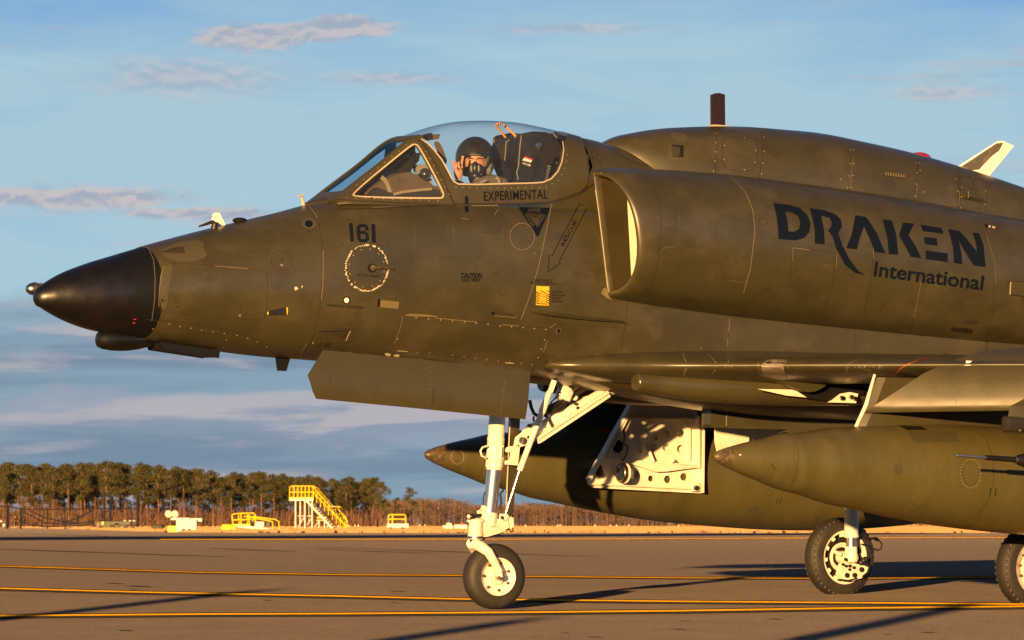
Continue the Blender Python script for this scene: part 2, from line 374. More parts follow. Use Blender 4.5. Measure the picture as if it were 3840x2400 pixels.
def build_ground():
    Ys = list(np.arange(-60, 20, 5.0)) + list(np.arange(20, 60, 0.5)) + list(np.geomspace(60, 4000, 60))
    Xs = [-2500, -900, -300, -100, -40, -15, 0, 15, 40, 100, 300, 900, 2500]
    vs = [(x, y, ground_z(y) - 0.03) for y in Ys for x in Xs]; w = len(Xs)
    fs = [(i * w + j, i * w + j + 1, (i + 1) * w + j + 1, (i + 1) * w + j) for i in range(len(Ys) - 1) for j in range(w - 1)]
    o = mkobj('grass_field', vs, fs, DRYGRASS); o['kind'] = 'structure'
    o['label'] = 'dry tan grass field beyond the asphalt apron'; o['category'] = 'grass'
    # asphalt apron: its far edge follows the photograph
    edge = [gp(px, py) for px, py in ((-420, 1972.5), (0, 1978), (150, 1981), (300, 1985), (500, 1991.5), (700, 1996), (1000, 1998), (1700, 1998.5), (2600, 1998), (3400, 1998), (4300, 1998))]
    ex = [e.x for e in edge]; ey = [e.y for e in edge]
    global gp_edge
    gp_edge = lambda px: float(np.interp(px, (-420, 0, 150, 300, 500, 700, 1000, 1700, 2600, 3400, 4300), ey))
    Xs = sorted(set([-900, -300, -120, -60, 60, 120, 300, 900] + [round(e, 2) for e in ex]))
    tt = [0, .2, .35] + list(np.linspace(0.4, 1, 3))
    near = [y for y in Ys if y <= 60]
    rows = []
    for x in Xs:
        e = float(np.interp(x, ex, ey)); colY = near + list(np.geomspace(66, e, 24))
        rows.append([(x, y, ground_z(y)) for y in colY])
    h = len(rows[0]); vs = [p for r in rows for p in r]
    fs = [(i * h + j, (i + 1) * h + j, (i + 1) * h + j + 1, i * h + j + 1) for i in range(len(rows) - 1) for j in range(h - 1)]
    a = mkobj('apron', vs, fs, ASPHALT); a['kind'] = 'structure'
    a['label'] = 'sunlit grey asphalt apron with yellow taxi lines'; a['category'] = 'apron'
    def gline(name, pts, wpx, m, lift):
        # densify in pixel space, then lay a strip of constant real width on the asphalt
        P = []
        for (x0, y0), (x1, y1) in zip(pts[:-1], pts[1:]):
            n = max(2, int(abs(x1 - x0) / 90))
            for i in range(n): P.append((x0 + (x1 - x0) * i / n, y0 + (y1 - y0) * i / n))
        P.append(pts[-1]); up = []; dn = []
        for px, py in P:
            q = gp(px, py - wpx / 2); r = gp(px, py + wpx / 2)
            up.append(q + Vector((0, 0, lift))); dn.append(r + Vector((0, 0, lift)))
        n = len(P); return mkobj(name, up + dn, [(i, i + n, i + n + 1, i + 1) for i in range(n - 1)], m, a)
    L2 = [(-500, 2100), (0, 2124), (317, 2134), (741, 2147.6), (1280, 2156.5), (1730, 2159.5), (1966, 2163), (2560, 2168.5), (3020, 2170), (3270, 2169.5), (3840, 2166), (4400, 2160)]
    L3 = [(-500, 2194), (0, 2209.5), (529, 2224), (1280, 2239), (1750, 2250.5), (1940, 2252), (2560, 2259), (3100, 2263), (3790, 2269), (4400, 2273)]
    L4 = [(-500, 2317), (0, 2313), (794, 2306.5), (1280, 2305), (2000, 2299.5), (2560, 2294), (3200, 2284), (3800, 2278), (4400, 2268)]
    L1 = [(600, 2023.5), (1900, 2023), (2560, 2020.5), (3300, 2017.5), (3840, 2016.5), (4400, 2015)]
    for P, wb, wy in ((L4, 17, 7.5), (L3, 15, 6.5), (L2, 10, 8.0), (L1, 5, 3.2)):
        gline('line_border', P, wb, ASPHALT_D, 0.004); gline('taxi_line', P, wy * .74, PAINT_Y, 0.008)
        if P is L2: gline('line_border', P, 1.8, ASPHALT_D, 0.012)
    # tar streaks and tyre scuffs
    rnd = random.Random(4)
    for px, py, ln, th in ((350, 2072, 1000, 5), (950, 2063, 330, 4), (1700, 2070, 1100, 3), (1400, 2068, 500, 3), (420, 2013, 700, 3),
                           (430, 2189, 70, 4), (520, 2200, 110, 5), (470, 2366, 60, 5), (500, 2211, 30, 3), (1000, 2252, 40, 3), (1490, 2219, 60, 4), (1480, 2262, 50, 3),
                           (1820, 2350, 40, 3), (2230, 2390, 60, 4), (2545, 2362, 60, 4), (2570, 2330, 40, 3), (2900, 2322, 70, 4), (3000, 2392, 50, 4), (3330, 2380, 40, 3), (3480, 2373, 60, 4), (2120, 2375, 40, 3), (3780, 2200, 60, 3)):
        n = 10; up = []; dn = []
        for i in range(n + 1):
            t = i / n; w = .62 * th * math.sin(math.pi * min(max(t, 0.04), 0.96)) ** 0.6 * rnd.uniform(0.6, 1.1); x = px - ln / 2 + ln * t; y = py + ln * 0.035 * (t - 0.5) + rnd.uniform(-0.6, 0.6)
            up.append(gp(x, y - w / 2) + Vector((0, 0, .004))); dn.append(gp(x, y + w / 2) + Vector((0, 0, .004)))
        mkobj('tar_streak', up + dn, [(i, i + n + 1, i + n + 2, i + 1) for i in range(n)], ASPHALT_D, a)
    return a
apron = build_ground()

# ================================================================== the jet
jet = bpy.data.objects.new('jet_aircraft', None); COL.objects.link(jet); jet.matrix_world = AIR
jet['label'] = 'olive green single-seat jet with black nose cone taxiing on the apron'; jet['category'] = 'jet'
SKIN = {}                                   # name -> (verts, faces) of surfaces that carry markings
def skin(name, mb): SKIN[name] = (list(mb.v), list(mb.f))
def superring(x, zt, zb, hw, zc, nt, nb, n=72):
    R = []
    for k in range(n):
        t = 2 * math.pi * k / n; c, s = math.cos(t), math.sin(t)
        e = nt if s > 0 else nb; h = (zt - zc) if s > 0 else (zc - zb)
        R.append(Vector((x, hw * math.copysign(abs(c) ** (2 / e), c), zc + h * math.copysign(abs(s) ** (2 / e), s))))
    return R
# ---- radome
RADT = [(-3.770, 2.185, 2.155, .012), (-3.758, 2.212, 2.130, .040), (-3.707, 2.257, 2.098, .085), (-3.598, 2.322, 2.043, .140), (-3.381, 2.408, 1.968, .215), (-3.16, 2.474, 1.929, .270), (-2.93, 2.540, 1.898, .316)]
rf = interp(RADT)
def rad_rings(xs): 
    out = []
    for x in xs:
        zt, zb, hw = rf(x); out.append(superring(x, zt, zb, hw, (zt + zb) / 2, 2.0, 2.0))
    return out
mb = MB().rings(rad_rings([-3.770, -3.766, -3.758, -3.74, -3.71] + list(np.linspace(-3.67, -3.13, 22))), True, True)
skin('radome', mb); radome = mb.build('radome', BLACK_RAD, jet)
mb = MB().rings(rad_rings(np.linspace(-3.13, -2.932, 10))); skin('radome_band', mb); mb.build('radome_band', BLACK_BAND, radome)
# ---- fuselage
FT = [(-2.93, 2.545, 1.893, .318, 2.22, 2.0, 2.0), (-2.49, 2.660, 1.845, .385, 2.25, 2.05, 2.1), (-2.035, 2.767, 1.800, .440, 2.27, 2.1, 2.2), (-1.80, 2.823, 1.786, .464, 2.28, 2.15, 2.3),
      (-1.63, 2.868, 1.780, .480, 2.29, 2.25, 2.4), (-1.45, 2.905, 1.770, .496, 2.36, 2.5, 2.4), (-1.2, 2.935, 1.755, .510, 2.42, 3.0, 2.35), (-.8, 2.960, 1.730, .525, 2.47, 3.2, 2.35), (0, 2.965, 1.665, .54, 2.50, 3.3, 2.45), (.5, 2.97, 1.625, .55, 2.50, 3.2, 2.6), (1.2, 2.96, 1.55, .56, 2.3, 2.8, 3.4),
      (1.8, 2.93, 1.47, .58, 2.28, 2.7, 3.6), (2.5, 2.9, 1.415, .60, 2.25, 2.6, 3.8), (4.5, 2.8, 1.42, .62, 2.2, 2.3, 3.0), (6.5, 2.72, 1.75, .55, 2.2, 2.1, 2.2), (8.2, 2.62, 2.0, .36, 2.3, 2.0, 2.0)]
ff = interp(FT)
xs = list(np.linspace(-2.93, -1.4, 34)) + list(np.linspace(-1.36, 1.2, 44)) + list(np.linspace(1.35, 8.2, 26))
R = [superring(x, *ff(x)) for x in xs]
mb = MB().rings(R, True, True, True)
keep = []
for f in mb.f:                                       # the cockpit opening
    c = sum((mb.v[i] for i in f), Vector()) / len(f)
    if len(f) == 4 and -1.22 < c.x < .52 and c.z > 2.88 and abs(c.y) < .40: continue
    keep.append(f)
mb.f = keep; skin('fuselage', mb); fuselage = mb.build('fuselage', OLIVE, jet)
# ---- dome: windshield, canopy and turtledeck share one surface
DT = [(-1.52, 2.885, .20), (-1.44, 2.94, .285), (-1.36, 2.998, .32), (-1.1, 3.18, .365), (-.83, 3.372, .395), (-.734, 3.412, .402), (-.59, 3.464, .408), (-.423, 3.505, .412), (-.182, 3.530, .416), (.062, 3.532, .418), (.305, 3.509, .418), (.491, 3.479, .416), (.676, 3.443, .412), (.812, 3.423, .408), (.9, 3.404, .405), (1.2, 3.36, .40), (1.7, 3.28, .40)]
df = interp(DT)
def dome(x, v, off=0.0):
    # v 0 = sill on the port side, 1 = crown
    zt, hw = df(x); z0 = 2.875
    b = min(max((x + .86) / .36, 0), 1); b = b * b * (3 - 2 * b)
    t = v * math.pi / 2; n = 2.25
    ye, ze = hw * math.cos(t) ** (2 / n), z0 + (zt - z0) * math.sin(t) ** (2 / n)
    wt = min(.172, hw * .6)
    if v < .72: s = v / .72; yt, zq = hw + (wt - hw) * s + .030 * math.sin(math.pi * s), z0 + (zt - z0) * s
    else: yt, zq = wt * (1 - (v - .72) / .28), zt
    return Vector((x, -(ye * b + yt * (1 - b)), ze * b + zq * (1 - b)))
DX = list(np.linspace(-1.52, 1.7, 150)); DV = list(np.linspace(0, 1, 40)); DV = sorted(set(DV + [.72]))
def dome_rings(x0, x1, n, vs=DV):
    return [[dome(x, v) for v in vs] + [Vector((p.x, -p.y, p.z)) for p in (dome(x, v) for v in reversed(vs[:-1]))] for x in np.linspace(x0, x1, n)]
dm = MB().rings(dome_rings(-1.52, 1.7, 170), False)
DBVH = BVHTree.FromPolygons(dm.v, dm.f)
mb = MB().rings(dome_rings(.59, 1.7, 36), False); skin('turtledeck', mb); turtle = mb.build('turtledeck', OLIVE, jet)
# ---- hump
HT = [(.885, 3.400, .02, 3.36), (.93, 3.418, .10, 3.30), (1.038, 3.460, .22, 3.24), (1.225, 3.502, .34, 3.18), (1.413, 3.534, .42, 3.12), (1.667, 3.557, .475, 3.06), (1.923, 3.572, .50, 3.04), (2.181, 3.578, .51, 3.02), (2.441, 3.572, .515, 3.0), (2.832, 3.556, .515, 2.97), (3.164, 3.515, .51, 2.94), (3.632, 3.449, .495, 2.9), (4.201, 3.339, .47, 2.85), (4.847, 3.19, .44, 2.8), (5.8, 2.98, .38, 2.7), (7.2, 2.74, .25, 2.6)]
hf = interp(HT)
def hring(x):
    zt, hw, zb = hf(x); R = []
    for k in range(41):
        t = math.pi * k / 40; c, s = math.cos(t), math.sin(t)
        R.append(Vector((x, -hw * math.copysign(abs(c) ** (2 / 2.5), c), zb + (zt - zb) * abs(s) ** (2 / 2.5))))
    return R
mb = MB().rings([hring(x) for x in list(np.linspace(.885, 1.6, 26)) + list(np.linspace(1.65, 7.2, 60))], False)
skin('hump', mb); hump = mb.build('dorsal_hump', OLIVE, jet)
# ---- intakes and engine barrel (port and starboard)
BT = [(.52, 3.172, 2.268, .965), (.60, 3.190, 2.252, .985), (.8, 3.200, 2.232, 1.000), (1.2, 3.198, 2.196, 1.010), (1.6, 3.186, 2.158, 1.012), (2.2, 3.150, 2.112, 1.008), (3.14, 3.075, 2.050, .985), (4.2, 2.96, 1.99, .93), (5.5, 2.82, 1.95, .80), (7.0, 2.68, 1.98, .58), (8.3, 2.58, 2.05, .40)]
bf = interp(BT)
YI = .545
def barrel_ring(x, sgn, ins=0.0, slant=True, yi=YI):
    zt, zb, hw = bf(x); zt -= ins; zb += ins; hw -= ins; yi2 = yi + ins * .5
    zc = (zt + zb) / 2; h = (zt - zb) / 2; P = []
    for k in range(45):
        t = -math.pi / 2 + math.pi * k / 44; c, s = math.cos(t), math.sin(t); n = 2.2
        P.append((yi2 + (hw - yi2) * abs(c) ** (2 / n), zc + h * math.copysign(abs(s) ** (2 / n), s)))
    for k in range(1, 16): P.append((yi2, P[44][1] + (P[0][1] - P[44][1]) * k / 16))
    out = []
    for y, z in P:
        dx = 0.0
        if slant: dx = -.035 + .125 * (3.1 - z) / .8 * max(0, 1 - (x - .52) / .5) + .05 * (y - YI) / .42 * max(0, 1 - (x - .52) / .5)
        out.append(Vector((x + dx, sgn * y, z)))
    return out
intakes = []
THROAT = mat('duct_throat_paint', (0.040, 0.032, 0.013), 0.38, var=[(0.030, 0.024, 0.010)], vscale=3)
for sgn in (-1, 1):
    rr = [barrel_ring(.555, sgn, .052), barrel_ring(.530, sgn, .046), barrel_ring(.513, sgn, .036), barrel_ring(.506, sgn, .025), barrel_ring(.508, sgn, .013), barrel_ring(.518, sgn, .004), barrel_ring(.535, sgn, .0)]
    rr += [barrel_ring(x, sgn) for x in list(np.linspace(.56, 2.2, 34)) + list(np.linspace(2.3, 8.3, 36))]
    inn = [barrel_ring(x, sgn, .052 + .01 * (x - .555)) for x in np.linspace(.555, .78, 7)]
    mb = MB().rings(rr)
    if sgn < 0: skin('intake', mb)
    it = mb.build('intake_duct', OLIVE, jet); intakes.append(it)
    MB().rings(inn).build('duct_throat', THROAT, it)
    lin = [barrel_ring(x, sgn, .0545 + .05 * (x - .78)) for x in np.linspace(.77, 2.2, 12)]
    MB().rings(lin, True, False, True).build('duct_liner', CREAM, it)
# ---- wing
def xle(y): return .80 + .875 * (abs(y) - .55) - .42 * min(max((.90 - abs(y)) / .40, 0), 1) ** 1.8
def xte(y): return 5.05 + .07 * abs(y)
def airfoil(n=40):
    P = []
    for k in range(n + 1):
        u = (1 - math.cos(math.pi * k / n)) / 2; P.append(u)
    up = [(u, 5 * .5 * (.2969 * math.sqrt(u) - .126 * u - .3516 * u**2 + .2843 * u**3 - .1036 * u**4)) for u in P]
    return up
AF = airfoil()
def wing_ring(y, sgn):
    ay = abs(y); xl = xle(max(ay, .3)); c = xte(ay) - xl; th = (.100 - .012 * ay / 4) * c
    th = min(th, .44); z0 = 1.765 + .012 * ay
    P = []
    for u, t in reversed(AF): P.append(Vector((xl + u * c, sgn * ay, z0 + t * th * 1.05 + .03 * u)))
    for u, t in AF[1:]: P.append(Vector((xl + u * c, sgn * ay, z0 - t * th * 1.2 - .015 * math.sin(math.pi * min(u * 2.2, 1)) + .03 * u)))
    return P
wings = []
for sgn in (-1, 1):
    ysn = [.25, .4, .48, .54, .60, .66, .72, .78, .84, .90, 1.0, 1.1, 1.4, 1.7, 1.95, 2.3, 2.7, 3.1, 3.5, 3.9, 4.12]
    rr = [wing_ring(y, sgn) for y in ysn]
    mb = MB().rings(rr, False, True, True)
    if sgn < 0: skin('wing', mb)
    wings.append(mb.build('wing', OLIVE, jet, angle=150))
# tail surfaces (outside the picture, they only complete the aircraft)
mb = MB().rings([[Vector((x0 + (x1 - x0) * u, (t * .05) * s, z)) for u, t, s in [(u, t, 1) for u, t in reversed(AF)] + [(u, t, -1) for u, t in AF[1:]]] for z, x0, x1 in ((2.7, 6.1, 8.6), (3.6, 7.1, 8.95), (4.75, 8.3, 9.4))], False, False, True)
mb.build('tail_fin', OLIVE, jet)
for sgn in (-1, 1):
    MB().rings([[Vector((x0 + (x1 - x0) * u, sgn * y, 2.95 + (t * .10) * s)) for u, t, s in [(u, t, 1) for u, t in reversed(AF)] + [(u, t, -1) for u, t in AF[1:]]] for y, x0, x1 in ((.05, 7.4, 9.1), (1.7, 8.7, 9.35))], False, False, True).build('tailplane', OLIVE, jet)
# ---- drop tanks
TANK_AX = Vector((1, 0, -.060)).normalized()
TP = [(0, .004), (.012, .022), (.05, .042), (.13, .072), (.26, .112), (.42, .153), (.575, .195), (.76, .222), (.99, .268), (1.22, .294), (1.6, .336), (1.95, .366), (2.4, .383), (2.8, .387), (3.3, .380), (3.8, .352), (4.4, .29), (5.0, .19), (5.5, .07), (5.6, .01)]
tf = interp(TP)
tanks = []
for sgn in (-1, 1):
    o = Vector((.594, sgn * 1.9, 1.128 if sgn < 0 else 1.108))
    prof = [(d, float(tf(d)[0])) for d in list(np.linspace(.13, 5.6, 90))]
    mb = MB().lathe(prof, o, TANK_AX, 56, up=(0, 0, 1)); skin('tank' + str(sgn), mb)
    t = mb.build('drop_tank', OLIVE_TANK, jet); tanks.append(t)
    MB().lathe([(d, float(tf(d)[0]) + .0015) for d in (0, .004, .012, .025, .05, .09, .13, .132)] , o, TANK_AX, 40, up=(0, 0, 1)).build('tank_nose_cap', BROWN, t)

# ------------------------------------------------------------------ markings laid on the skin
_v = []; _f = []
for nm, (v, f) in SKIN.items():
    n = len(_v); _v += v; _f += [tuple(i + n for i in q) for q in f]
for v, f in (dm.v, dm.f),:
    n = len(_v); _v += v; _f += [tuple(i + n for i in q) for q in f]
BVH = BVHTree.FromPolygons(_v, _f)
def hit(px, py, bvh=None):
    d = aray(px, py); r = (bvh or BVH).ray_cast(EYE, d)
    if r[0] is None: return None
    n = r[1]
    if n.dot(d) > 0: n = -n
    return r[0], n
def on(px, py, off=.0022, bvh=None):
    h = hit(px, py, bvh)
    if h is None:
        for k in range(1, 14):
            for a in range(8):
                h = hit(px + 2 * k * math.cos(a * math.pi / 4), py + 2 * k * math.sin(a * math.pi / 4), bvh)
                if h: break
            if h: break
    if h is None: return AY(px, py, -.5)
    return h[0] + h[1] * off
def inside(p, poly):
    x, y = p; c = False; n = len(poly)
    for i in range(n):
        x1, y1 = poly[i]; x2, y2 = poly[i - 1]
        if (y1 > y) != (y2 > y) and x < (x2 - x1) * (y - y1) / (y2 - y1) + x1: c = not c
    return c
def densify(poly, step, closed=True):
    out = []; n = len(poly)
    for i in range(n if closed else n - 1):
        a = poly[i]; b = poly[(i + 1) % n]; l = math.hypot(b[0] - a[0], b[1] - a[1]); k = max(1, int(l / step))
        out += [(a[0] + (b[0] - a[0]) * j / k, a[1] + (b[1] - a[1]) * j / k) for j in range(k)]
    if not closed: out.append(poly[-1])
    return out
def fill2d(outer, holes=(), step=12.0):
    pts = []; edges = []
    for lp in [outer] + list(holes):
        d = densify(lp, step); n0 = len(pts); pts += d
        edges += [(n0 + i, n0 + (i + 1) % len(d)) for i in range(len(d))]
    x0 = min(p[0] for p in outer); x1 = max(p[0] for p in outer); y0 = min(p[1] for p in outer); y1 = max(p[1] for p in outer)
    nb = list(pts); y = y0 + step / 2; row = 0
    while y < y1:
        x = x0 + step / 2 + (step / 2 if row % 2 else 0)
        while x < x1:
            if inside((x, y), outer) and not any(inside((x, y), h) for h in holes) and all((x - q[0])**2 + (y - q[1])**2 > (step * .45)**2 for q in nb): pts.append((x, y))
            x += step
        y += step * .87; row += 1
    r = delaunay_2d_cdt([Vector(p) for p in pts], edges, [], 0, 1e-6)
    V = [(v.x, v.y) for v in r[0]]; T = []
    for t in r[2]:
        c = (sum(V[i][0] for i in t) / 3, sum(V[i][1] for i in t) / 3)
        if inside(c, outer) and not any(inside(c, h) for h in holes): T.append(tuple(t))
    return V, T
def smooth_poly(P, k=2):
    for _ in range(k):
        Q = []
        for i in range(len(P)):
            a = P[i]; b = P[(i + 1) % len(P)]
            Q += [(a[0] * .75 + b[0] * .25, a[1] * .75 + b[1] * .25), (a[0] * .25 + b[0] * .75, a[1] * .25 + b[1] * .75)]
        P = Q
    return P
def decal(name, outer, m, parent, holes=(), off=.0022, step=12.0, thick=0.0):
    V, T = fill2d(outer, holes, step)
    vs = [on(x, y, off) for x, y in V]
    T = [t if (vs[t[1]] - vs[t[0]]).cross(vs[t[2]] - vs[t[0]]).dot(EYE - vs[t[0]]) > 0 else t[::-1] for t in T]
    return mkobj(name, vs, T, m, parent)
def strokes(name, paths, w, m, parent, off=.0020, step=14.0, closed=False):
    # thin strips following the skin, one object per strip; w in metres
    o = None
    for P in paths:
        Q = densify(P, step, closed)
        if closed: Q = Q + [Q[0]]
        pts = [on(x, y, off) for x, y in Q]; nr = []; vs = []
        for (x, y), p in zip(Q, pts):
            h = hit(x, y); nr.append(h[1] if h else (EYE - p).normalized())
        for i, p in enumerate(pts):
            t = pts[min(i + 1, len(pts) - 1)] - pts[max(i - 1, 0)]
            s = nr[i].cross(t)
            if s.length < 1e-9: s = Vector((0, 0, 1))
            s.normalize(); vs += [p + s * (w / 2), p - s * (w / 2)]
        o = mkobj(name, vs, [(2 * i, 2 * i + 2, 2 * i + 3, 2 * i + 1) for i in range(len(pts) - 1)], m, parent)
    return o
def rivets(name, pts, r, m, parent, n=7, off=.0016, dome_h=.0018):
    vs = []; fs = []
    for x, y in pts:
        h = hit(x, y)
        if not h: continue
        p, nn = h; a = nn.orthogonal().normalized(); b = nn.cross(a); k0 = len(vs)
        vs += [p + nn * off + (a * math.cos(2 * math.pi * k / n) + b * math.sin(2 * math.pi * k / n)) * r for k in range(n)]
        vs.append(p + nn * (off + dome_h)); fs += [(k0 + k, k0 + (k + 1) % n, k0 + n) for k in range(n)]
    o = mkobj(name, vs, fs, m, parent); o['kind'] = 'stuff'; return o
def along(pts, step):
    out = []; acc = 0.0
    for a, b in zip(pts[:-1], pts[1:]):
        l = math.hypot(b[0] - a[0], b[1] - a[1]); s = acc
        while s < l: out.append((a[0] + (b[0] - a[0]) * s / l, a[1] + (b[1] - a[1]) * s / l)); s += step
        acc = s - l
    return out
def ellipse(cx, cy, rx, ry, n=40, a0=0): return [(cx + rx * math.cos(2 * math.pi * k / n + a0), cy + ry * math.sin(2 * math.pi * k / n + a0)) for k in range(n)]
FONT_CACHE = {}
def text_mesh(body, bold=0.0, spacing=1.0):
    cu = bpy.data.curves.new('lettering', 'FONT'); cu.body = body; cu.size = 1.0; cu.offset = bold; cu.space_character = spacing; cu.resolution_u = 4
    cu.align_x = 'LEFT'
    o = bpy.data.objects.new('lettering_tmp', cu); COL.objects.link(o)
    bpy.context.view_layer.update()
    me = bpy.data.meshes.new_from_object(o.evaluated_get(bpy.context.evaluated_depsgraph_get()))
    bpy.data.objects.remove(o); bpy.data.curves.remove(cu)
    bm = bmesh.new(); bm.from_mesh(me); bpy.data.meshes.remove(me); bmesh.ops.triangulate(bm, faces=bm.faces[:])
    return bm
def text(name, body, a, b, hgt, m, parent, bold=0.01, off=.0026, spacing=1.0, maxe=18.0, stencil=False):
    # baseline from pixel a (start) to pixel b (end), cap height hgt pixels
    bm = text_mesh(body, bold, spacing)
    xs = [v.co.x for v in bm.verts]; x0, x1 = min(xs), max(xs); capm = text_mesh('H', bold); ys = [v.co.y for v in capm.verts]; y0, y1 = min(ys), max(ys); capm.free()
    ux, uy = b[0] - a[0], b[1] - a[1]; l = math.hypot(ux, uy); ex, ey = ux / l, uy / l
    def M(v):
        s = (v.x - x0) / (x1 - x0) * l; t = (v.y - y0) / (y1 - y0) * hgt
        return (a[0] + ex * s + ey * t, a[1] + ey * s - ex * t)
    for v in bm.verts:
        q = M(v.co); v.co = Vector((q[0], q[1], 0))
    for _ in range(5):
        L_ = [e for e in bm.edges if e.calc_length() > maxe]
        if not L_: break
        bmesh.ops.subdivide_edges(bm, edges=L_, cuts=1); bmesh.ops.triangulate(bm, faces=[f for f in bm.faces if len(f.verts) > 3])
    bm.verts.index_update(); P = [on(v.co.x, v.co.y, off) for v in bm.verts]; F = [[v.index for v in f.verts] for f in bm.faces]
    F = [t if (P[t[1]] - P[t[0]]).cross(P[t[2]] - P[t[0]]).dot(EYE - P[t[0]]) > 0 else t[::-1] for t in F]
    bm.free(); return mkobj(name, P, F, m, parent)

# ================================================================== windshield and canopy
def dome_v(p):
    lo, hi = 0.0, 1.0
    for _ in range(30):
        m_ = (lo + hi) / 2
        if dome(p.x, m_).z < p.z: lo = m_
        else: hi = m_
    return lo
def xv(px, py):
    h = hit(px, py, DBVH)
    if h is None: raise ValueError('off the dome %s %s' % (px, py))
    p = h[0]; 
    if abs(p.y) > .02 and p.z > df(p.x)[0] - .004: 
        wt = min(.172, df(p.x)[1] * .6); return (p.x, .72 + .28 * (1 - min(abs(p.y) / wt, 1)))
    return (p.x, dome_v(p))
def PX(*pts): return [xv(*q) for q in pts]
SX, SV = 1.0, 0.62
def dome_fill(poly, off, step=.022, holes=()):
    V, T = fill2d([(x * SX, v * SV) for x, v in poly], [[(x * SX, v * SV) for x, v in h] for h in holes], step)
    vs = []
    for X, U in V:
        x = X / SX; v = min(max(U / SV, 0), 1); p = dome(x, v); e = 1e-3
        n = (dome(x + e, v) - p).cross(dome(x, min(v + e, 1)) - dome(x, max(v - e, 0)))
        if n.length < 1e-12: n = Vector((0, 0, 1))
        n.normalize()
        if n.z * 1 + n.y * -1 < 0: n = -n
        q = p + n * off
        if v > .9995: q.y = 0.0
        vs.append(q)
    F = []
    for t in T:
        a, b, c = (vs[i] for i in t); nn = (b - a).cross(c - a); mid = (a + b + c) / 3
        F.append(t if nn.dot(mid - Vector((mid.x, 0, 2.9))) > 0 else t[::-1])
    n = len(vs); vs2 = vs + [Vector((p.x, -p.y, p.z)) for p in vs]; F2 = F + [tuple(i + n for i in reversed(t)) for t in F]
    return vs2, F2
def weld(o, d=.0015):
    bm = bmesh.new(); bm.from_mesh(o.data); bmesh.ops.remove_doubles(bm, verts=bm.verts[:], dist=d); bm.to_mesh(o.data); bm.free(); return o
gap = c2((880, 236), (920, 268), (963, 329), (1012, 412), (1058, 504), (1100, 606), (1136, 690))
gapv = PX(*gap)
sillv = [(x, .012) for x in (-.3, 0, .2)]
gl_bot = PX(*c2((1118, 500), (1135, 528), (1165, 546), (1300, 548), (1500, 543), (1700, 538), (1760, 533), (1820, 508), (1868, 455), (1895, 390), (1908, 310)))
gl_front = PX(*c2((935, 250), (985, 300), (1040, 360), (1080, 430)))
canopy_poly = [(gapv[0][0] - .035, 1.0)] + gapv + PX(*c2((1300, 686), (1500, 682), (1700, 678), (1830, 670), (1930, 640), (2030, 604), (2080, 560), (2092, 480), (2082, 380), (2060, 290))) + [(.655, .9), (.64, 1.0), (.50, 1.0), (.535, .86)] + list(reversed(gl_bot)) + list(reversed(gl_front)) + [(gl_front[0][0] - .045, 1.0)]
vs, F = dome_fill(canopy_poly, .006)
canopy = weld(mkobj('canopy', vs, F, OLIVE_D, jet, angle=50))
so = canopy.modifiers.new('thickness', 'SOLIDIFY'); so.thickness = .028; so.offset = -1
es = canopy.modifiers.new('rim', 'EDGE_SPLIT'); es.split_angle = RAD(45)
vs, F = dome_fill(PX(*c2((1830, 678), (1930, 649), (2040, 613), (2085, 575), (2098, 480))) + [(.664, .5), (.664, 0), (.3, 0), (.06, 0), (.06, .02)], .001)
mkobj('canopy_deck', vs, F, OLIVE, jet)
rr = dome_rings(gapv[0][0] - .03, .56, 60)
gx = MB().rings(rr, False); 
def in_front_of_gap(p):
    # trim the acrylic along the sloping joint with the windshield
    zs = [dome(x, v).z for x, v in gapv]; xs_ = [x for x, v in gapv]
    return p.x < np.interp(p.z, zs[::-1], xs_[::-1]) - .012
gx.f = [f for f in gx.f if not all(in_front_of_gap(gx.v[i]) for i in f)]
gx.build('canopy_glass', GLASS, canopy)
seal_off = .0075
strokes('glass_seal', [c2((905, 232), (955, 268), (1000, 315), (1050, 378), (1088, 445), (1118, 505), (1138, 534), (1168, 550), (1300, 552), (1500, 547), (1700, 542), (1765, 537), (1826, 511), (1873, 458), (1900, 392), (1913, 310), (1905, 250))], .010, SEAL, canopy, off=seal_off)
# windshield: posts, bow and panes
pane = PX(*smooth_poly(c2((420, 622), (440, 640), (1030, 648), (1056, 640), (1056, 606), (888, 290), (862, 272), (830, 284)), 2))
ws_poly = [(-1.49, .03)] + [(-1.36, .012), (-1.1, .008), (-.85, .008)] + [(x + .004, v) for x, v in reversed([(a - .012, b) for a, b in gapv])] + [(gapv[0][0] - .05, 1.0), (-.80, 1.0), (-.80, .775), (-1.39, .775), (-1.40, 1.0), (-1.49, 1.0)]
vs, F = dome_fill(ws_poly, .005, holes=[pane])
windsh = weld(mkobj('windshield', vs, F, OLIVE_D, jet, angle=50))
so = windsh.modifiers.new('thickness', 'SOLIDIFY'); so.thickness = .024; so.offset = -1
es = windsh.modifiers.new('rim', 'EDGE_SPLIT'); es.split_angle = RAD(45)
vs, F = dome_fill(pane, -.004); n = len(vs) // 2
mkobj('side_pane', vs[:n], [f for f in F if max(f) < n], GLASS, windsh); mkobj('side_pane', vs[n:], [tuple(i - n for i in f) for f in F if min(f) >= n], GLASS, windsh)
vs, F = dome_fill([(-1.40, .77), (-.80, .77), (-.80, 1.0), (-1.40, 1.0)], -.002)
weld(mkobj('front_pane', vs, F, GLASS_W, windsh))
strokes('pane_seal', [smooth_poly(c2((415, 622), (437, 644), (1032, 652), (1060, 643), (1061, 605), (891, 286), (862, 267), (827, 280)), 2)], .012, SEAL, windsh, off=.0072, closed=True)
strokes('sill_joint', [c2((300, 664), (560, 676), (900, 690), (1136, 698), (1400, 691), (1830, 677), (1930, 648), (2040, 612), (2085, 575), (2180, 500))], .012, SEAM, canopy, off=.0085)
